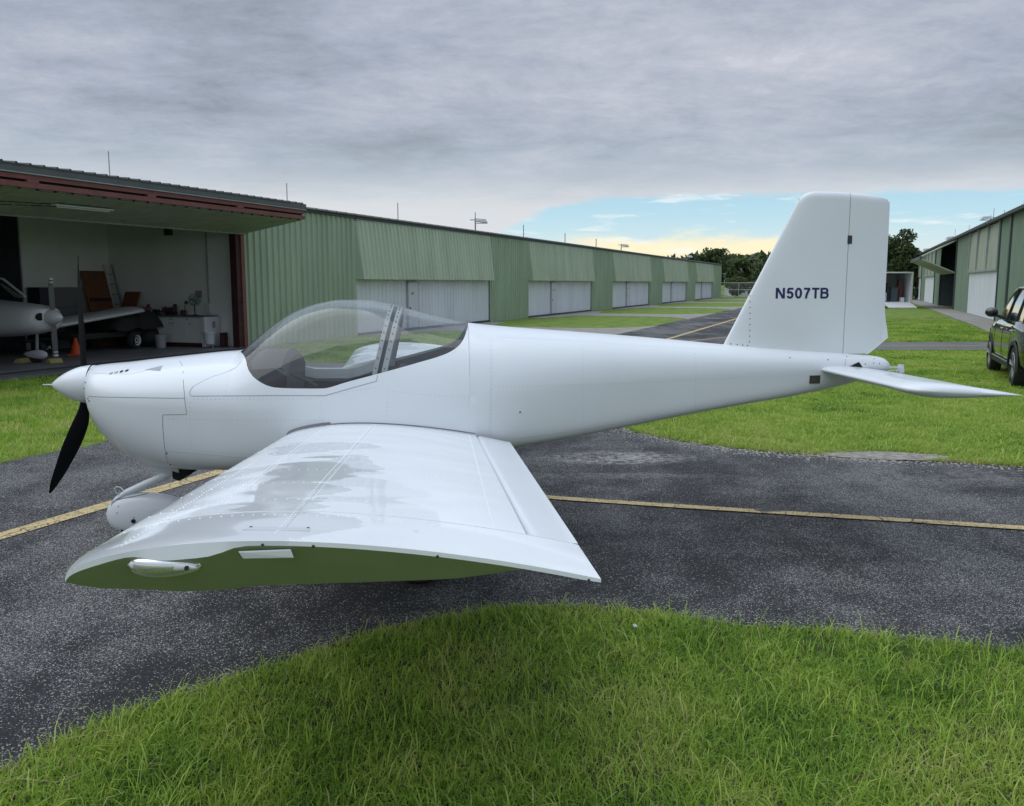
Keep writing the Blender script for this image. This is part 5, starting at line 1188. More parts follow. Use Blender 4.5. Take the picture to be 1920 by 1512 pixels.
# ---------------- white airplane inside the hangar ----------------
PL = empty('parked_airplane', L2W(-6.06, .72), math.atan2(NV[1], NV[0]), 'white low-wing propeller airplane standing nose-out inside the open hangar', 'airplane')   # x forward, y to its left
M_PW = pbr('hangar_plane_white', (.62, .63, .65), .35, coat=.3)
tb = [(-.02, .15, 1.30, 1.08, .95), (-.06, .34, 1.30, 1.06, .84), (-.16, .45, 1.34, 1.04, .76), (-.45, .51, 1.38, 1.02, .70), (-1.0, .55, 1.43, 1.01, .64), (-1.6, .58, 1.47, 1.0, .60), (-2.2, .60, 1.60, 1.0, .58), (-3.4, .58, 1.55, 1.0, .60), (-4.6, .42, 1.40, 1.05, .72), (-6.2, .18, 1.28, 1.1, .92), (-6.8, .05, 1.25, 1.15, 1.05)]
rows = []
for x, w_, zt_, zm, zb in tb:
    r = []
    for k in range(33):
        a = 2 * math.pi * k / 32; c_, s_ = math.cos(a), math.sin(a); h = (zt_ - zm) if s_ > 0 else (zm - zb); r.append((x, w_ * math.copysign(abs(c_) ** .8, c_), zm + h * math.copysign(abs(s_) ** .8, s_)))
    rows.append(r)
m = MB().grid(rows); m.add(rows[0][:-1], [tuple(range(32))]); m.build('fuselage', M_PW, PL, smooth=True, angle=50)
rows = []
for x, w_, zb, zt_ in [(-1.35, .50, 1.50, 1.53), (-1.9, .53, 1.50, 1.95), (-2.4, .52, 1.50, 2.12), (-3.2, .48, 1.5, 2.10), (-4.3, .30, 1.40, 1.60)]:
    rows.append([(x, w_ * math.cos(a), zb + (zt_ - zb) * math.sin(a) ** .7 if math.sin(a) > 0 else zb) for a in np.linspace(0, math.pi, 15)])
MB().grid(rows).build('cabin_windows', pbr('dark_glazing', (.01, .012, .014), .08, coat=.5), PL, smooth=True, angle=None)
for s in (-1, 1):
    MB().tube([(-1.32, s * .48, 1.55), (-1.95, s * .44, 1.96), (-2.4, s * .40, 2.06)], .03, 6).build('windscreen_post', M_PW, PL)
    m = MB(); m.lathe([(.115, 0), (.10, .012)], (0, 0, 0), 'x', 18); m.v = [(x, y * 1.15 + s * .25, z * .8 + 1.11) for x, y, z in m.v]; m.v = [(x - .045, y, z) for x, y, z in m.v]; m.build('cowl_inlet', M_BLACK, PL)
    rows = []
    for y, le, te, z in [(.5, -1.25, -2.85, .72), (1.4, -1.35, -2.85, .80), (4.35, -1.38, -2.80, 1.10), (4.62, -1.48, -2.75, 1.13), (4.72, -1.85, -2.6, 1.13)]:
        r = []; c_ = te - le
        for i in range(31):
            q = i / 30; u = abs(1 - 2 * q); cc = u ** 1.8; a, b = foil(cc, .13 if y < 4.6 else .09, .015); r.append((le + c_ * cc, s * y, z + (a if q < .5 else b) * abs(c_)))
        rows.append(r)
    MB().grid(rows[:3]).build('wing', M_PW, PL, smooth=True, angle=60); m = MB().grid(rows[2:]); m.add(rows[-1][:-1], [tuple(range(30))]); m.build('wingtip', M_SCREW, PL, smooth=True, angle=60)
    m = MB(); m.box(-6.7, -5.9, s * .1, s * 1.9, 1.12, 1.17); m.build('tailplane', M_PW, PL)
    MB().lathe([(.06, -.07), (.19, -.07), (.20, 0), (.19, .07), (.06, .07)], (-2.3, s * 1.6, .20), 'y', 20).tube([(-2.3, s * 1.55, .2), (-2.2, s * 1.5, .80)], .05).build('main_wheel', M_TYRE, PL, smooth=True, angle=40)
MB().prism([(-5.6, 1.2), (-6.5, 2.3), (-6.95, 2.3), (-6.85, 1.2)], -.05, .05, 'y').build('tail_fin', M_PW, PL)
sp = MB().lathe([(.0, .33), (.05, .31), (.12, .22), (.16, .12), (.18, 0), (.18, -.02)], (.0, 0, 1.09), 'x', 28).build('spinner', M_PW, PL, smooth=True, angle=40)
for s in (-1, 1):
    m = MB(); rows = []
    for t_, w_ in [(.08, .06), (.25, .11), (.5, .125), (.75, .105), (.885, .07)]:
        rows.append([(.06 + .02 * math.cos(a) + .02 * math.sin(a), w_ / 2 * math.cos(a) , 1.09 + s * t_) for a in np.linspace(0, 2 * math.pi, 9)])
    b_ = m.grid(rows).build('propeller_blade', pbr('grey_blade', (.11, .115, .12), .45), PL, smooth=True, angle=60)
    for a_, c_, nm in ((.78, .81, 'white_band'), (.85, .895, 'white_tip')): MB().box(.03, .09, -.052, .052, 1.09 + s * a_, 1.09 + s * c_).build(nm, M_DOOR, b_)
pant_rows = []
g = MB()
for i in range(17):
    t_ = i / 16; s_ = math.sin(math.pi * t_ ** .65) ** .7 if 0 < t_ < 1 else 0
    pant_rows.append([(-.15 - .75 * t_, .09 * s_ * math.cos(a), .22 + .11 * s_ * math.sin(a)) for a in np.linspace(0, 2 * math.pi, 15)])
nw = empty('nose_gear'); nw.parent = PL; nw.location = (-.05, 0, 0)
g.grid(pant_rows).build('wheel_fairing', M_PW, nw, smooth=True, angle=None); MB().lathe([(.05, -.05), (.14, -.05), (.15, 0), (.14, .05), (.05, .05)], (-.50, 0, .16), 'y', 20).build('tyre', M_TYRE, nw, smooth=True); MB().tube([(-.46, 0, .3), (-.42, 0, .75)], .035).tube([(-.2, .05, .34), (-.12, .06, .42), (-.1, .06, .36)], .015, 6).build('strut', M_TRIM, nw)
M_CHK = pbr('yellow_chock', (.36, .30, .11), .7)
for i, (x, y) in enumerate(((-.16, .12), (-.86, .1))):
    c_ = MB().prism([(-.11, 0), (.11, 0), (.03, .10), (-.03, .10)], -.16, .16, 'y').build('wheel_chock', M_CHK)
    c_.location = L2W(-6.06 - y * 0 + (.14 if i == 0 else -.12), .72 - x * 1.0, .032); c_.rotation_euler = (0, 0, HROT + (.2 if i else -.1) + math.pi / 2)
    tag(c_, ['yellow wooden chock before the nose wheel of the hangared airplane', 'yellow wooden chock behind the nose wheel of the hangared airplane'][i], 'chock', 'nose wheel chocks')

# ---------------- rods and lamps on the roofs ----------------
def solve_st(px, t, side_n=1):
    """where a vertical sight line meets the line t=const of the hangar frame (gives s)"""
    dx = (px - 960) / FPX / math.cos(R(7.696)); # direction (dx,1)
    # P = HP + DV*s + NV*t ; P.x = dx*P.y
    a = DV[0] - dx * DV[1]; b = (HP[0] + NV[0] * t) - dx * (HP[1] + NV[1] * t); return -b / a
def zat(py, dist_y): return CAM_H + (531 - py) / FPX * dist_y * 1.0
rod_me = MB().tube([(0, 0, 0), (0, 0, 1)], .012, 5).mesh('rod', M_TRIM)
near_words = ['above the open hangar door', 'over the outer end of the open hangar', 'above the first closed hangar door', 'on the second green wall panel of the roof', 'above the second closed hangar door', 'above the far half of the left hangar row', 'near the far end of the left hangar row']
for i, (px, py) in enumerate([(231, 293), (551, 350), (752, 385), (893, 402), (981, 425), (1057, 440), (1114, 450)]):
    s_ = solve_st(px, -.6); p = HP + DV * s_ + NV * -.6; z = zat(py, p[1]); z0 = zr(.6) - .02
    r_ = empty('lightning_rod', (float(p[0]), float(p[1]), z0), 0, 'thin metal lightning rod on the roof ' + near_words[i], 'lightning rod', 'lightning rods on the hangar roofs')
    q = inst(rod_me, 'rod', r_); q.scale = (1 + i * .25, 1 + i * .25, max(.4, z - z0)); MB().box(-.04, .04, -.04, .04, 0, .04).build('rod_base', M_TRIM, r_)
def roof_lamp(p, z0, ztop, rz, label):
    L_ = empty('roof_lamp', (float(p[0]), float(p[1]), z0), rz, label, 'floodlight', 'floodlights on the hangar roofs'); h = ztop - z0
    MB().tube([(0, 0, 0), (0, 0, h)], .035, 8).build('pole', M_TRIM, L_)
    MB().tube([(-.25, 0, h - .1), (.25, 0, h - .1)], .025, 6).build('bracket', M_TRIM, L_)
    m = MB(); m.hexa([(.0, -.14, h - .18), (.62, -.14, h - .26), (.62, .14, h - .26), (.0, .14, h - .18)], [(-.0, -.10, h - .02), (.5, -.12, h - .06), (.5, .12, h - .06), (.0, .10, h - .02)]); m.build('lamp_head', M_GREYP, L_, bevel=.02)
    MB().box(.05, .56, -.11, .11, h - .275, h - .245).build('lamp_lens', M_DOOR, L_)
for px, py, lab in ((893, 412, 'grey floodlight on the left hangar roof above the first closed door'), (1160, 459, 'grey floodlight on the left hangar roof farther along, against yellow cloud'), (1281, 480, 'small far floodlight near the distant end of the left hangar roof')):
    s_ = solve_st(px, -.8); p = HP + DV * s_ + NV * -.8; roof_lamp(p, zr(.8) - .02, zat(py, p[1]), 0, lab)

# ---------------- right hangar row ----------------
RT = 23.0; RP = HP + NV * RT
RH = empty('right_hangar_building', (float(RP[0]), float(RP[1]), 0), HROT, 'long green metal hangar row on the right with one door swung open', 'hangar')   # local x = s, local y = -NV (towards the taxiway)
RZ = 4.95
sR0 = float((np.array([24.84, 46.37]) - RP) @ DV)    # s of the reference point on this wall
def rc(x0, x1, z0, z1, mat, name='wall_panel', o0=0., o1=0., parent=RH, **k):
    return corr(sR0 + x0, sR0 + x1, z0, z1, o0, o1, dirn=1, **k).build(name, mat, parent)
M_GRN2 = metal('grey_green_sheeting', (.26, .345, .265)); M_GRN3 = metal('pale_grey_green_panel', (.38, .42, .33)); M_DPOST = pbr('dark_green_post', (.05, .08, .07), .5)
# bay rhythm: door 1 (closed) from -2.3 to 9.95, wall 9.95..18, open door 18..30.3, wall 30.3..36, door 36..48, ...
rc(-26, -5.6, 0, RZ, M_GRN2); rc(9.95, 17.9, 0, RZ, M_GRN2); rc(30.3, 36, 0, RZ - .2, M_GRN2); rc(-5.5, -2.45, 0, RZ, M_GRN2)
MB().box(sR0 - 5.75, sR0 - 5.45, -.05, .12, 0, RZ).build('corner_post', M_DPOST, RH)
for k, x0 in enumerate((-2.3, 36, 53.7, 71.4)):
    x1 = x0 + 12.2
    if k == 0: x0 = -2.45
    rc(x0, x1, 2.56, RZ - .05, M_GRN3, 'upper_door_panel', .10, .03, rh=.012); rc(x0, x1, .03, 2.5, M_WHP, 'lower_door_panel', .03, .03, rh=.01)
    MB().box(sR0 + x0, sR0 + x1, .03, .17, 2.48, 2.58).build('door_rail', M_TRIM, RH)
    for q in (x0, x0 + 4.1, x0 + 8.4, x1 - .12): MB().box(sR0 + q, sR0 + q + .12, .05, .17, 2.58, RZ - .02).build('door_mullion', M_TRIM, RH)
    MB().box(sR0 + x0 - .15, sR0 + x0, -.02, .12, 0, RZ).build('door_post', M_DPOST, RH)
    if k: rc(x1, x1 + 5.4, 0, RZ - .2, M_GRN2)
MB().box(sR0 + 17.9, sR0 + 18.15, -.05, .12, 0, RZ).build('door_post', M_DPOST, RH)
MB().box(sR0 + 30.1, sR0 + 30.3, -.05, .12, 0, RZ).build('door_post', M_DPOST, RH)
# open bay: leaf folded outwards, dark inside
MB().prism([(.05, 2.55), (2.3, 3.55), (2.3, 3.62), (.05, 2.62)], sR0 + 18.3, sR0 + 30, 'x').build('lower_door_leaf', M_GRN3, RH)
MB().prism([(.05, 4.85), (2.35, 3.68), (2.35, 3.75), (.05, 4.95)], sR0 + 18.3, sR0 + 30, 'x').build('upper_door_leaf', M_GRN3, RH)
MB().box(sR0 + 18.3, sR0 + 30, 2.28, 2.42, 3.52, 3.78).build('door_beam', M_DPOST, RH)
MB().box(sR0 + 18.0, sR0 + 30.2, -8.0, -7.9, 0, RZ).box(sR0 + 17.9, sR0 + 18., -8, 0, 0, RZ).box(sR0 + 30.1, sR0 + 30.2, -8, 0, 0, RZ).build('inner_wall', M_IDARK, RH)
MB().box(sR0 - 26, sR0 + 95, -8, .25, RZ, RZ + .1).build('roof_deck', M_DKG, RH)
pr = ribs(sR0 - 26, sR0 + 95, .6, rw=.1, rh=.04); m = MB(); m.grid([[(x, .30, RZ + .11 + h) for x, h in pr], [(x, -8, RZ + .9 + h) for x, h in pr]]); m.grid([[(x, -8, RZ + .9 + h) for x, h in pr], [(x, -16, RZ + .1 + h) for x, h in pr]]); m.grid([[(x, .30, RZ + .11 + h) for x, h in pr], [(x, .30, RZ - .02) for x, h in pr]]); m.build('roof', M_DKG, RH)
MB().box(sR0 + 89, sR0 + 89.1, -16, .0, 0, RZ).build('gable_wall', M_GRN2, RH); MB().box(sR0 - 26, sR0 + 89, -16, -15.9, 0, RZ).build('rear_wall', M_GRN2, RH)
# open leaf of the farthest bay seen end-on
MB().prism([(.05, 4.8), (1.9, 3.2), (2.0, 3.25), (.05, 5.0)], sR0 + 83.7, sR0 + 89, 'x').build('upper_door_leaf', M_GRN3, RH)
for px, py, lab in ((1833, 408, 'grey floodlight on the right hangar roof above the closed white door'), (1767, 445, 'grey floodlight on the right hangar roof above the open door'), (1723, 467, 'small floodlight at the far end of the right hangar roof')):
    s_ = solve_st(px, RT + .5); p = HP + DV * s_ + NV * (RT + .5); roof_lamp(p, RZ + .12, zat(py, p[1]), math.pi, lab)
for i, (px, py) in enumerate([(1892, 375), (1857, 398), (1838, 394), (1795, 425), (1770, 432)]):
    s_ = solve_st(px, RT + .7); p = HP + DV * s_ + NV * (RT + .7); z = zat(py, p[1])
    r_ = empty('lightning_rod', (float(p[0]), float(p[1]), RZ + .12), 0, 'thin metal lightning rod on the right hangar roof, ' + ['nearest the camera', 'second from the camera', 'third, in the middle', 'fourth from the camera', 'farthest of all'][i], 'lightning rod', 'lightning rods on the hangar roofs'); q = inst(rod_me, 'rod', r_); q.scale = (1.2, 1.2, max(.5, z - RZ - .12)); MB().box(-.04, .04, -.04, .04, 0, .04).build('rod_base', M_TRIM, r_)

# cargo trailer with its ramp down
CT = empty('cargo_trailer', (28.9, 67.2, 0), R(-8), 'white enclosed cargo trailer with rear ramp lowered and a cluttered dark inside', 'trailer')
m = MB(); m.box(-1.1, -1.04, 0, 4.2, .45, 2.62).box(1.0, 1.06, 0, 4.2, .45, 2.62).box(-1.1, 1.06, 0, 4.2, 2.62, 2.68).box(-1.1, 1.06, 4.14, 4.2, .45, 2.62).box(-1.1, 1.06, 0, 4.2, .38, .45); m.build('trailer_body', M_WHP, CT)
MB().box(-1.14, -1.02, -.06, 0, .38, 2.70).box(.98, 1.10, -.06, 0, .38, 2.70).box(-1.02, .98, -.06, 0, 2.60, 2.70).build('door_surround', M_GREYP, CT)
MB().hexa([(-1.0, -1.9, .02), (.95, -1.9, .02), (.95, -.05, .36), (-1.0, -.05, .36)], [(-1.0, -1.9, .10), (.95, -1.9, .10), (.95, -.05, .44), (-1.0, -.05, .44)]).build('ramp', M_GREYP, CT)
for s in (-1, 1):
    for y in (1.8, 2.6): MB().lathe([(.1, -.09), (.32, -.09), (.34, 0), (.32, .09), (.1, .09)], (s * 1.0, y, .34), 'x', 18).build('wheel', M_TYRE, CT)
for i, (x, y, w_, h, mt, lb) in enumerate([(-.7, .8, .3, .7, M_DOOR, 'pale crate at the left inside the cargo trailer'), (.55, .6, .25, .35, M_DOOR, 'small white tub at the right inside the cargo trailer'), (.1, 1.2, .5, 1.1, M_IDARK, 'dark tool chest in the middle of the cargo trailer'), (.6, 1.5, .3, 1.6, M_RED, 'red machine standing at the right rear inside the cargo trailer'), (-.5, 1.9, .5, 1.4, M_TRL, 'dark shelving deep inside the cargo trailer')]):
    e_ = empty('trailer_load', (0, 0, 0), 0, lb, ['crate', 'tub', 'tool chest', 'machine', 'shelving'][i]); e_.location = (28.9 + x * math.cos(R(-8)) - y * math.sin(R(-8)), 67.2 + x * math.sin(R(-8)) + y * math.cos(R(-8)), .45); e_.rotation_euler = (0, 0, R(-8))
    MB().box(-w_ / 2, w_ / 2, -.2, .2, 0, h).build('body', mt, e_, bevel=.02); MB().box(-w_ / 2 - .01, w_ / 2 + .01, -.21, .21, h, h + .03).build('lid', M_SCREW, e_)
# stepladder and stand in the open right bay
for i, (x, y, lb) in enumerate(((20.2, -1.0, 'white stepladder just inside the open right hangar'), (22.5, -1.5, 'pale standing post inside the open right hangar'))):
    p = RP + DV * (sR0 + x) - NV * y * -1 * -1 if False else RP + DV * (sR0 + x) + NV * (-y)
    e_ = empty('stepladder' if i == 0 else 'post_stand', (float(p[0]), float(p[1]), 0), HROT, lb, 'stepladder' if i == 0 else 'stand')
    if i == 0:
        for s in (-1, 1): MB().tube([(s * .25, -.3, 0), (s * .15, 0, 1.3)], .03, 6).build('leg', M_DOOR, e_); MB().tube([(s * .25, .3, 0), (s * .15, 0, 1.3)], .03, 6).build('leg', M_DOOR, e_)
        for k in range(4): MB().box(-.22, .22, -.24 + .06 * k, -.16 + .06 * k, .28 + .28 * k, .31 + .28 * k).build('step', M_DOOR, e_)
    else: MB().box(-.12, .12, -.12, .12, 0, 1.0).box(-.2, .2, -.2, .2, 0, .06).build('stand_body', M_TRIM, e_)
# ---------------- parked SUV at the right edge ----------------
SV = empty('parked_suv', (0, 0, 0), 0, 'dark glossy sport utility vehicle parked on the grass at the right edge', 'car')
fw, rw = np.array([10.32, 19.22]), np.array([9.12, 16.12]); ax_ = (fw - rw) / np.hypot(*(fw - rw)); SV.rotation_euler = (0, 0, math.atan2(ax_[1], ax_[0])); SV.location = (float(rw[0]), float(rw[1]), 0)
# local: x forward from the rear left wheel, y to the left; the body lies at y < 0
WB = 3.12; Wd = 2.0
M_CAR = pbr('black_car_paint', (.010, .013, .012), .12, coat=1., croug=.02); M_CGL = pbr('car_glass', (.02, .024, .026), .04, spec=.9, coat=.8); M_CLAD = pbr('black_cladding', (.018, .018, .019), .6)
M_ALLOY = pbr('alloy_wheel', (.42, .43, .45), .3, metal=.7); M_CTR = pbr('satin_trim', (.45, .46, .47), .3, metal=.6); M_HEAD = pbr('headlamp', (.5, .52, .54), .08, coat=1.)
beltz = pchip([-.95, -.6, 0, 1.2, 2.2, 2.75, 3.3, 3.85, 4.02], [1.02, 1.17, 1.17, 1.15, 1.13, 1.10, 1.02, .88, .70]); sidey = pchip([-.98, -.8, -.4, .5, 2.4, 3.3, 3.8, 4.02], [.72, .90, .975, 1.0, 1.0, .97, .86, .62]); botz = pchip([-.98, -.7, .3, 2.8, 3.6, 4.02], [.50, .34, .30, .30, .32, .45])
xs = np.concatenate([np.linspace(-.98, -.6, 8), np.linspace(-.55, 3.3, 48), np.linspace(3.36, 4.02, 12)])
body = MB(); rows = []
for x in xs:
    b, hw, z0 = beltz(x), sidey(x), botz(x); r = []
    for arch in (0, WB):
        d = abs(x - arch)
        if d < .40: z0 = max(z0, .36 + math.sqrt(max(0, .40 ** 2 - d * d)) + .02)
    prof = [(hw * .90, z0), (hw * .985, z0 + (b - z0) * .12), (hw * 1.0, z0 + (b - z0) * .45), (hw * .995, z0 + (b - z0) * .7), (hw * .985, z0 + (b - z0) * .78), (hw * .965, b - .05), (hw * .93, b), (hw * .80, b + .035 if x > 2.2 else b + .01), (hw * .4, b + .06 if x > 2.2 else b + .01), (0, b + .07 if x > 2.2 else b + .01)]
    rows.append([(x, y - 1.0 + .02, z) for y, z in prof] + [(x, -y - 1.0 + .02, z) for y, z in prof[::-1][1:]])
body.grid(rows); body.add(rows[0], [tuple(range(len(rows[0])))]); body.add(rows[-1], [tuple(range(len(rows[0])))])
BD = body.build('body', M_CAR, SV, smooth=True, angle=40)
# greenhouse
def gh(x, z):   # half width at height
    return .90 - (z - 1.15) * .30
roofz = pchip([-.85, -.5, .3, 1.2, 1.75, 2.1, 2.75], [1.35, 1.72, 1.82, 1.83, 1.76, 1.62, 1.12])
rows = []
for x in np.linspace(-.85, 2.74, 44):
    b = beltz(x) - .01; tz = max(roofz(x), b + .01); hw0 = .915 - .05 * max(0, (x - 2.2)); hw1 = hw0 - (tz - b) * .27
    prof = [(hw0, b), (hw0 - (tz - b) * .12, b + (tz - b) * .5), (hw1 + .02, tz - .06 * min(1, (tz - b) * 3)), (hw1 - .06, tz - .015), (hw1 * .5, tz), (0, tz)]
    rows.append([(x, y - .98, z) for y, z in prof] + [(x, -y - .98, z) for y, z in prof[::-1][1:]])
m = MB().grid(rows); CB = m.build('cabin_glass', M_CGL, SV, smooth=True, angle=45)
rf = MB().grid([[(r[k][0], r[k][1], r[k][2] + .006) for k in range(2, len(r) - 2)] for r in rows[2:34]]); rf.build('roof', M_CAR, SV, smooth=True, angle=50)
for s in (-1, 1):
    yy = lambda y: -.98 + s * y
    def gpt(x, f):   # on the cabin side
        b = beltz(x) - .01; tz = max(roofz(x), b + .01); hw0 = .915 - .05 * max(0, (x - 2.2)); return (x, yy(hw0 - (tz - b) * .24 * f + .004), b + (tz - b - .05) * f)
    for xa, xb in ((1.52, 1.36), (.38, .30), (-.42, -.28)): MB().tube([gpt(xa, 0), gpt((xa + xb) / 2, .5), gpt(xb, 1)], .028, 6).build('window_pillar', M_CLAD, SV)
    MB().tube([gpt(2.62, .2)] + [gpt(x, 1) for x in np.linspace(2.1, -.5, 12)], .022, 6).build('roof_rail', M_CTR if s > 0 else M_CTR, SV, smooth=True)
    MB().tube([gpt(x, 0) for x in np.linspace(2.55, -.6, 14)], .012, 6).build('window_trim', M_CTR, SV)
    MB().box(.48, 2.62, yy(.965), yy(1.0), .30, .40).build('sill_cladding', M_CLAD, SV); MB().box(.55, 2.55, yy(1.0), yy(1.012), .40, .425).build('sill_trim', M_CTR, SV)
    for xw in (0, WB):
        m = MB(); rr = []
        for a in np.linspace(-.15, math.pi + .15, 22): rr.append([(xw + q * math.cos(a), yy(sidey(xw + q * math.cos(a)) + o), .36 + q * math.sin(a)) for q, o in ((.395, -.10), (.395, .016), (.46, .018), (.475, .0))])
        m.grid(rr).build('wheel_arch', M_CLAD, SV, smooth=True, angle=40)
        MB().box(xw - .42, xw + .42, yy(.45), yy(.62), .30, .85).build('wheel_well', M_BLACK, SV)
        w_ = MB().lathe([(.24, -.08), (.25, -.105), (.345, -.11), (.365, -.07), (.365, .07), (.345, .11), (.25, .105), (.24, .08)], (xw, yy(.88), .365), 'y', 36).build('wheel', M_TYRE, SV, smooth=True, angle=40)
        rm = MB(); rm.lathe([(.235, .06 * s), (.255, .105 * s), (.245, .115 * s)], (xw, yy(.88), .365), 'y', 30, caps=False); rm.lathe([(.06, .08 * s), (.05, .11 * s), (.0, .112 * s)], (xw, yy(.88), .365), 'y', 14)
        for k in range(5):
            for d_ in (-.11, .11):
                a = 2 * math.pi * k / 5 + .3; rm.tube([(xw + .05 * math.cos(a), yy(.88) + .10 * s, .365 + .05 * math.sin(a)), (xw + .245 * math.cos(a + d_), yy(.88) + .108 * s, .365 + .245 * math.sin(a + d_))], .017, 6)
        rm.build('rim', M_ALLOY, w_, smooth=True, angle=40); MB().lathe([(.24, 0), (.0, .0)], (xw, yy(.88) + .085 * s, .365), 'y', 24, caps=False).build('wheel_disc', M_BLACK, w_)
    m = MB(); m.lathe([(.02, .0), (.10, .02), (.125, .08), (.10, .17), (.04, .20)], (0, 0, 0), 'x', 16); m.v = [(x * .8 + 2.20, yy(1.10) + y * 1.0, z * .80 + 1.28) for x, y, z in m.v]; mi = m.build('door_mirror', M_CAR, SV, smooth=True, angle=None)
    MB().tube([(2.26, yy(.90), 1.18), (2.26, yy(1.02), 1.22)], .03, 8).build('mirror_arm', M_CLAD, mi)
    for x in (1.28, .12): MB().box(x, x + .22, yy(.995), yy(1.03), .985, 1.015).build('door_handle', M_CTR, SV, bevel=.008)
    for x in (2.45, 1.42, .45): MB().tube([(x + .0, yy(sidey(x) * 1.001), .42), (x + .02, yy(sidey(x) * 1.001), .75), (x, yy(sidey(x) * .985), 1.08)], .003, 4).build('door_gap', M_BLACK, SV)
    m = MB(); hd = []
    for x in np.linspace(3.42, 3.92, 8): y = sidey(x); b = beltz(x); hd.append([(x, yy(y * .93), b - .02), (x, yy(y * 1.005), b - .10), (x, yy(y * 1.01), b - .19)])
    m.grid(hd).build('headlight', M_HEAD, SV, smooth=True, angle=None)
    m = MB(); hd = [[(x, yy(sidey(x) * 1.01), beltz(x) - .06), (x, yy(sidey(x) * 1.015), beltz(x) - .26)] for x in np.linspace(-.97, -.84, 6)]; m.grid(hd).build('tail_light', M_RED, SV)
MB().box(3.95, 4.06, -1.55, -.45, .45, .72).build('grille', M_CLAD, SV, bevel=.02); MB().box(-1.02, -.9, -1.6, -.35, .42, .60).build('rear_bumper', M_CLAD, SV, bevel=.03)

# ---------------- trees ----------------
def leaf_mat(name, a, b):
    m = bpy.data.materials.new(name); m.use_nodes = True; nt = m.node_tree; N = nt.nodes; L = nt.links; p = N['Principled BSDF']; at = N.new('ShaderNodeAttribute'); at.attribute_name = 'tint'
    mx = N.new('ShaderNodeMix'); mx.data_type = 'RGBA'; L.new(at.outputs['Fac'], mx.inputs[0]); mx.inputs[6].default_value = (*a, 1); mx.inputs[7].default_value = (*b, 1); L.new(mx.outputs[2], p.inputs['Base Color']); p.inputs['Roughness'].default_value = .6
    tr = N.new('ShaderNodeBsdfTranslucent'); L.new(mx.outputs[2], tr.inputs[0]); ms = N.new('ShaderNodeMixShader'); ms.inputs[0].default_value = .25; L.new(p.outputs[0], ms.inputs[1]); L.new(tr.outputs[0], ms.inputs[2]); L.new(ms.outputs[0], N['Material Output'].inputs[0]); return m
M_LF = leaf_mat('tree_leaves', (.030, .056, .018), (.090, .130, .040)); M_LF2 = leaf_mat('bush_leaves', (.035, .072, .020), (.12, .16, .05)); M_BARK = pbr('bark', (.06, .048, .036), .9, var=.3)
def tree(x, y, H, W_, label, cat='tree', group=None, mat=None, n=5200, leaf=.16, trunk_h=.35, seed=0, name='broadleaf_tree'):
    rs = np.random.default_rng(seed + 100); root = empty(name, (x, y, 0), rs.uniform(0, 6), label, cat, group)
    th = H * trunk_h; tr = MB().tube([(0, 0, -.05), (.05 * W_, 0, th * .5), (0, .04 * W_, th), (-.05 * W_, 0, H * .7)], [.035 * H, .028 * H, .022 * H, .008 * H], 9)
    cl = []
    K = 34
    for i in range(K):
        a = rs.uniform(0, 6.28); r = W_ / 2 * math.sqrt(rs.uniform(.02, .8)); zc = th + (H - th) * rs.uniform(.12, .9); lim = math.sqrt(max(.15, 1 - ((zc - th) / (H - th) - .45) ** 2 * 2.2)); r *= lim
        c = np.array([r * math.cos(a), r * math.sin(a), zc]); cr = W_ * rs.uniform(.11, .2); cl.append((c, cr))
        if i < 9: tr.tube([(0, .02 * W_, th * rs.uniform(.7, 1)), tuple(c * np.array([.5, .5, .5]) + np.array([0, 0, th * .45])), tuple(c)], [.014 * H, .009 * H, .003 * H], 6)
    tr.build('trunk', M_BARK, root, smooth=True)
    per = n // K; P = []; T = []
    for c, cr in cl:
        d = rs.normal(0, 1, (per, 3)); d /= np.linalg.norm(d, axis=1)[:, None]; rad = cr * rs.uniform(.25, 1.12, per) ** .6; q = c + d * rad[:, None] * np.array([1, 1, .78]); P.append(q); T.append(np.clip(rs.uniform(.1, .9) * .5 + rs.uniform(0, .5, per), 0, 1))
    P = np.concatenate(P); T = np.concatenate(T); N_ = len(P); a = rs.normal(0, 1, (N_, 3)); b = rs.normal(0, 1, (N_, 3)); a /= np.linalg.norm(a, axis=1)[:, None]; b -= (a * b).sum(1)[:, None] * a; b /= np.linalg.norm(b, axis=1)[:, None]
    sz = leaf * rs.uniform(.6, 1.4, N_)[:, None]; V = np.stack([P - a * sz, P + b * sz * .6, P + a * sz, P - b * sz * .6], 1).reshape(-1, 3).astype(np.float32)
    me = bpy.data.meshes.new('crown'); me.vertices.add(4 * N_); me.vertices.foreach_set('co', V.ravel()); me.loops.add(4 * N_); me.loops.foreach_set('vertex_index', np.arange(4 * N_, dtype=np.int32)); me.polygons.add(N_); me.polygons.foreach_set('loop_start', (np.arange(N_) * 4).astype(np.int32)); me.update(calc_edges=True)
    at = me.attributes.new('tint', 'FLOAT', 'POINT'); at.data.foreach_set('value', np.repeat(T, 4).astype(np.float32)); me.materials.append(mat or M_LF)
    o = bpy.data.objects.new('crown', me); col.objects.link(o); o.parent = root
    return root
tl = [(27.6, 138, 6.4, 3.6, 'dark round tree leftmost beyond the end of the left hangar'), (30.6, 137, 7.2, 4.6, 'tallest dark tree behind the end of the left hangar'), (33.2, 139, 6.4, 4.2, 'dark tree right of the tallest one beyond the left hangar'),
      (31.3, 124, 5.4, 3.8, 'bushy green tree in front of the dark clump beside the fence'), (34.4, 122, 5.0, 4.6, 'pale green spreading tree left of the tail fin'), (37.6, 122, 5.6, 5.0, 'green tree just behind the leading edge of the tail fin'), (41.0, 128, 5.6, 5.5, 'dense tree hidden partly behind the tail fin')]
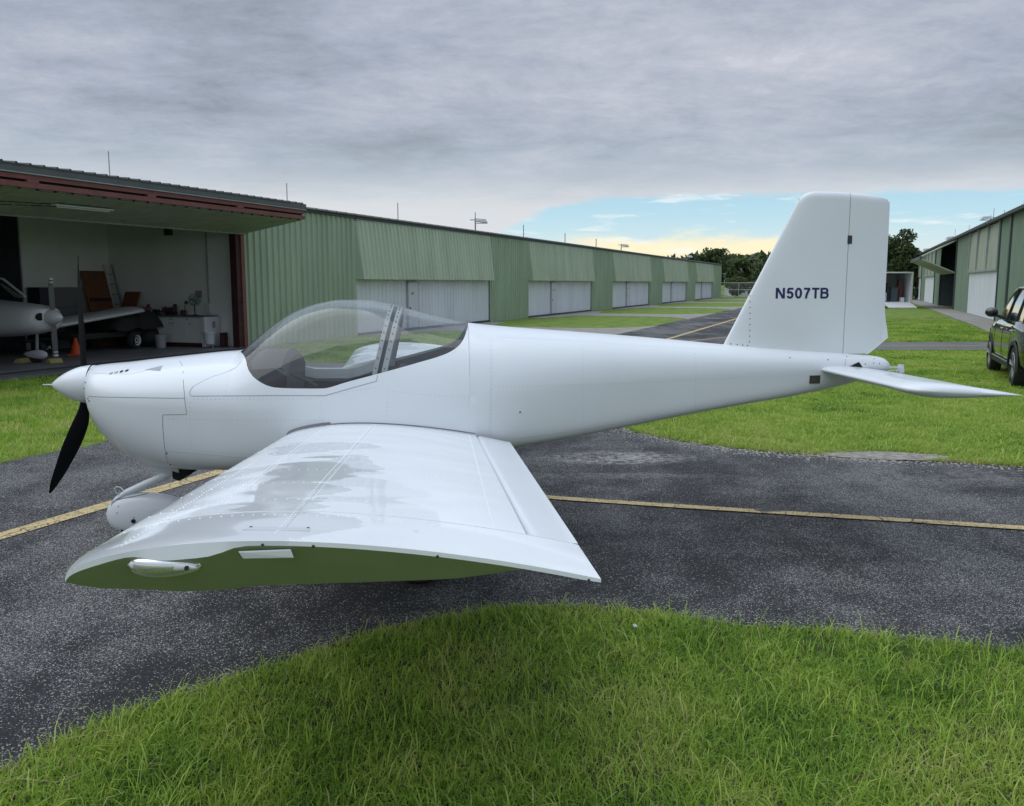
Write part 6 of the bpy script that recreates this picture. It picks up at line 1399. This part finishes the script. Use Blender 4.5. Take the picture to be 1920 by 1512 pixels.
for i, (x, y, h, w_, lb) in enumerate(tl): tree(x, y, h, w_, lb, group='trees beyond the hangars', seed=i, mat=M_LF2 if i in (3, 4) else M_LF, trunk_h=.3 if i < 3 else .2)
tree(44.3, 104, 8.0, 6.0, 'tall dark tree showing right of the tail fin', group='trees beyond the hangars', seed=24, n=14000, trunk_h=.12); tree(46.2, 106, 5.6, 3.4, 'lower tree beside the tall one at the right hangar end', group='trees beyond the hangars', seed=22)
tree(48.2, 110, 5.4, 3.6, 'small tree peeping over the far end of the right hangar', group='trees beyond the hangars', seed=23)
# low shrubs along the fence that close the view
for i, (x, y, h, w_) in enumerate([(30.0, 120, 2.6, 3.4), (33, 119.5, 2.2, 3.2), (35.8, 119, 2.8, 3.6), (39.5, 118, 2.6, 4), (43, 113, 3.2, 4.4), (45.6, 101, 3.4, 3.0)]):
    tree(x, y, h, w_, ['low shrub behind the fence at the hangar end', 'second low shrub behind the fence', 'rounded shrub behind the fence left of the fin', 'shrub behind the fence hidden mostly by the fin', 'wide shrub between fin and right trees', 'shrub at the foot of the tall right tree'][i], 'shrub', 'shrubs behind the fence', M_LF2, 3000, .13, .08, 40 + i, 'shrub')
# small pale building glimpsed through the trees
bl = empty('distant_house', (35.2, 131, 0), 0, 'pale distant house glimpsed between the trees', 'house'); MB().box(-3, 3, 0, 5, 0, 3.2).build('wall', M_DOOR, bl); MB().prism([(-3.4, 3.2), (3.4, 3.2), (0, 4.2)], -.3, 5.3, 'y').build('roof', M_TRIM, bl); MB().box(-1.5, -.5, -.03, .0, 1.0, 2.2).build('window', M_CGL, bl)
# far treeline
def treeline():
    rs = np.random.default_rng(5); n = 26000; x = rs.uniform(-260, 420, n); y = 250 + rs.uniform(0, 18, n) ; top = 6.5 + 3.5 * vnoise(x, y * 0, .05, 3) + 2 * vnoise(x, y * 0, .21, 5); z = top * rs.uniform(0, 1, n) ** .6
    a = rs.normal(0, 1, (n, 3)); b = rs.normal(0, 1, (n, 3)); s = .75; P = np.stack([x, y, z], 1); V = np.stack([P - a * s, P + b * s, P + a * s, P - b * s], 1).reshape(-1, 3).astype(np.float32)
    me = bpy.data.meshes.new('far_wood'); me.vertices.add(4 * n); me.vertices.foreach_set('co', V.ravel()); me.loops.add(4 * n); me.loops.foreach_set('vertex_index', np.arange(4 * n, dtype=np.int32)); me.polygons.add(n); me.polygons.foreach_set('loop_start', (np.arange(n) * 4).astype(np.int32)); me.update(calc_edges=True)
    at = me.attributes.new('tint', 'FLOAT', 'POINT'); at.data.foreach_set('value', np.repeat(rs.uniform(0, 1, n), 4).astype(np.float32)); me.materials.append(M_LF); o = bpy.data.objects.new('far_wood', me); col.objects.link(o); tag(o, kind='stuff')
treeline()
# ---------------- chain-link fence ----------------
FN = empty('chain_link_fence', (0, 0, 0), 0, 'low grey chain-link fence across the far end of the taxiway', 'fence')
M_FEN = pbr('galvanised', (.42, .43, .43), .5, metal=.3); fa, fb = np.array([24.5, 118.5]), np.array([46.5, 107.5])
def fpt(u, z): q = fa + (fb - fa) * u; return (float(q[0]), float(q[1]), z)
pm = MB().tube([(0, 0, 0), (0, 0, 1.95)], .045, 6).mesh('fence_post', M_FEN)
for i in range(10): inst(pm, 'fence_post', FN, fpt(i / 9, 0))
for z in (1.9, 1.0, .12): MB().tube([fpt(0, z), fpt(1, z)], .03, 5).build('fence_rail', M_FEN, FN)
m = MB(); LEN = float(np.hypot(*(fb - fa)))
k = 0; st_ = .22
nn = int(LEN / st_)
for i in range(nn):
    u0 = i / nn; du = 1.75 / LEN
    for sg in (1, -1):
        a = fpt(u0, .12 if sg > 0 else 1.87); b = fpt(min(1, u0 + du), 1.87 if sg > 0 else .12); m.add([a, b, (b[0], b[1], b[2] + .018), (a[0], a[1], a[2] + .018)], [(0, 1, 2, 3)])
o = m.build('wire_mesh', M_FEN, FN, merge=False, recalc=False); tag(o, kind='stuff')
# ---------------- small things in the near grass ----------------
M_PET = pbr('white_petals', (.75, .72, .72), .7)
for i, (x, y, h, lb) in enumerate([(-.69, 2.72, .10, 'white clover flower in the dark grass left of centre'), (-.35, 2.45, .07, 'tiny white flower low at the bottom of the grass'), (.66, 4.52, .06, 'white flower near the asphalt edge under the wingtip')]):
    e_ = empty('clover_flower', (x, y, 0), i, lb, 'flower', 'white flowers in the grass'); MB().tube([(0, 0, 0), (.005, .004, h)], .0015, 5).build('stem', M_LF2, e_)
    m = MB()
    for k in range(14): a = k * 2.4; t_ = k / 14; r_ = .010 * math.sin(math.pi * (t_ * .8 + .15)); c = (.005 + r_ * math.cos(a), .004 + r_ * math.sin(a), h + .014 * (t_ - .3)); m.add([(c[0] - .003, c[1], c[2]), (c[0], c[1] - .003, c[2] + .002), (c[0] + .003, c[1], c[2] + .005), (c[0], c[1] + .003, c[2] + .002)], [(0, 1, 2, 3)])
    m.build('petals', M_PET, e_, merge=False)
tw = MB().tube([(-1.98, 3.05, .018), (-1.86, 3.12, .024), (-1.70, 3.10, .02), (-1.62, 3.16, .03)], .0035, 5).tube([(-1.86, 3.12, .024), (-1.80, 3.22, .03)], .0025, 5).build('dry_twig', pbr('dry_twig', (.30, .24, .17), .9)); tag(tw, 'dry pale twig lying at the asphalt edge lower left', 'twig')
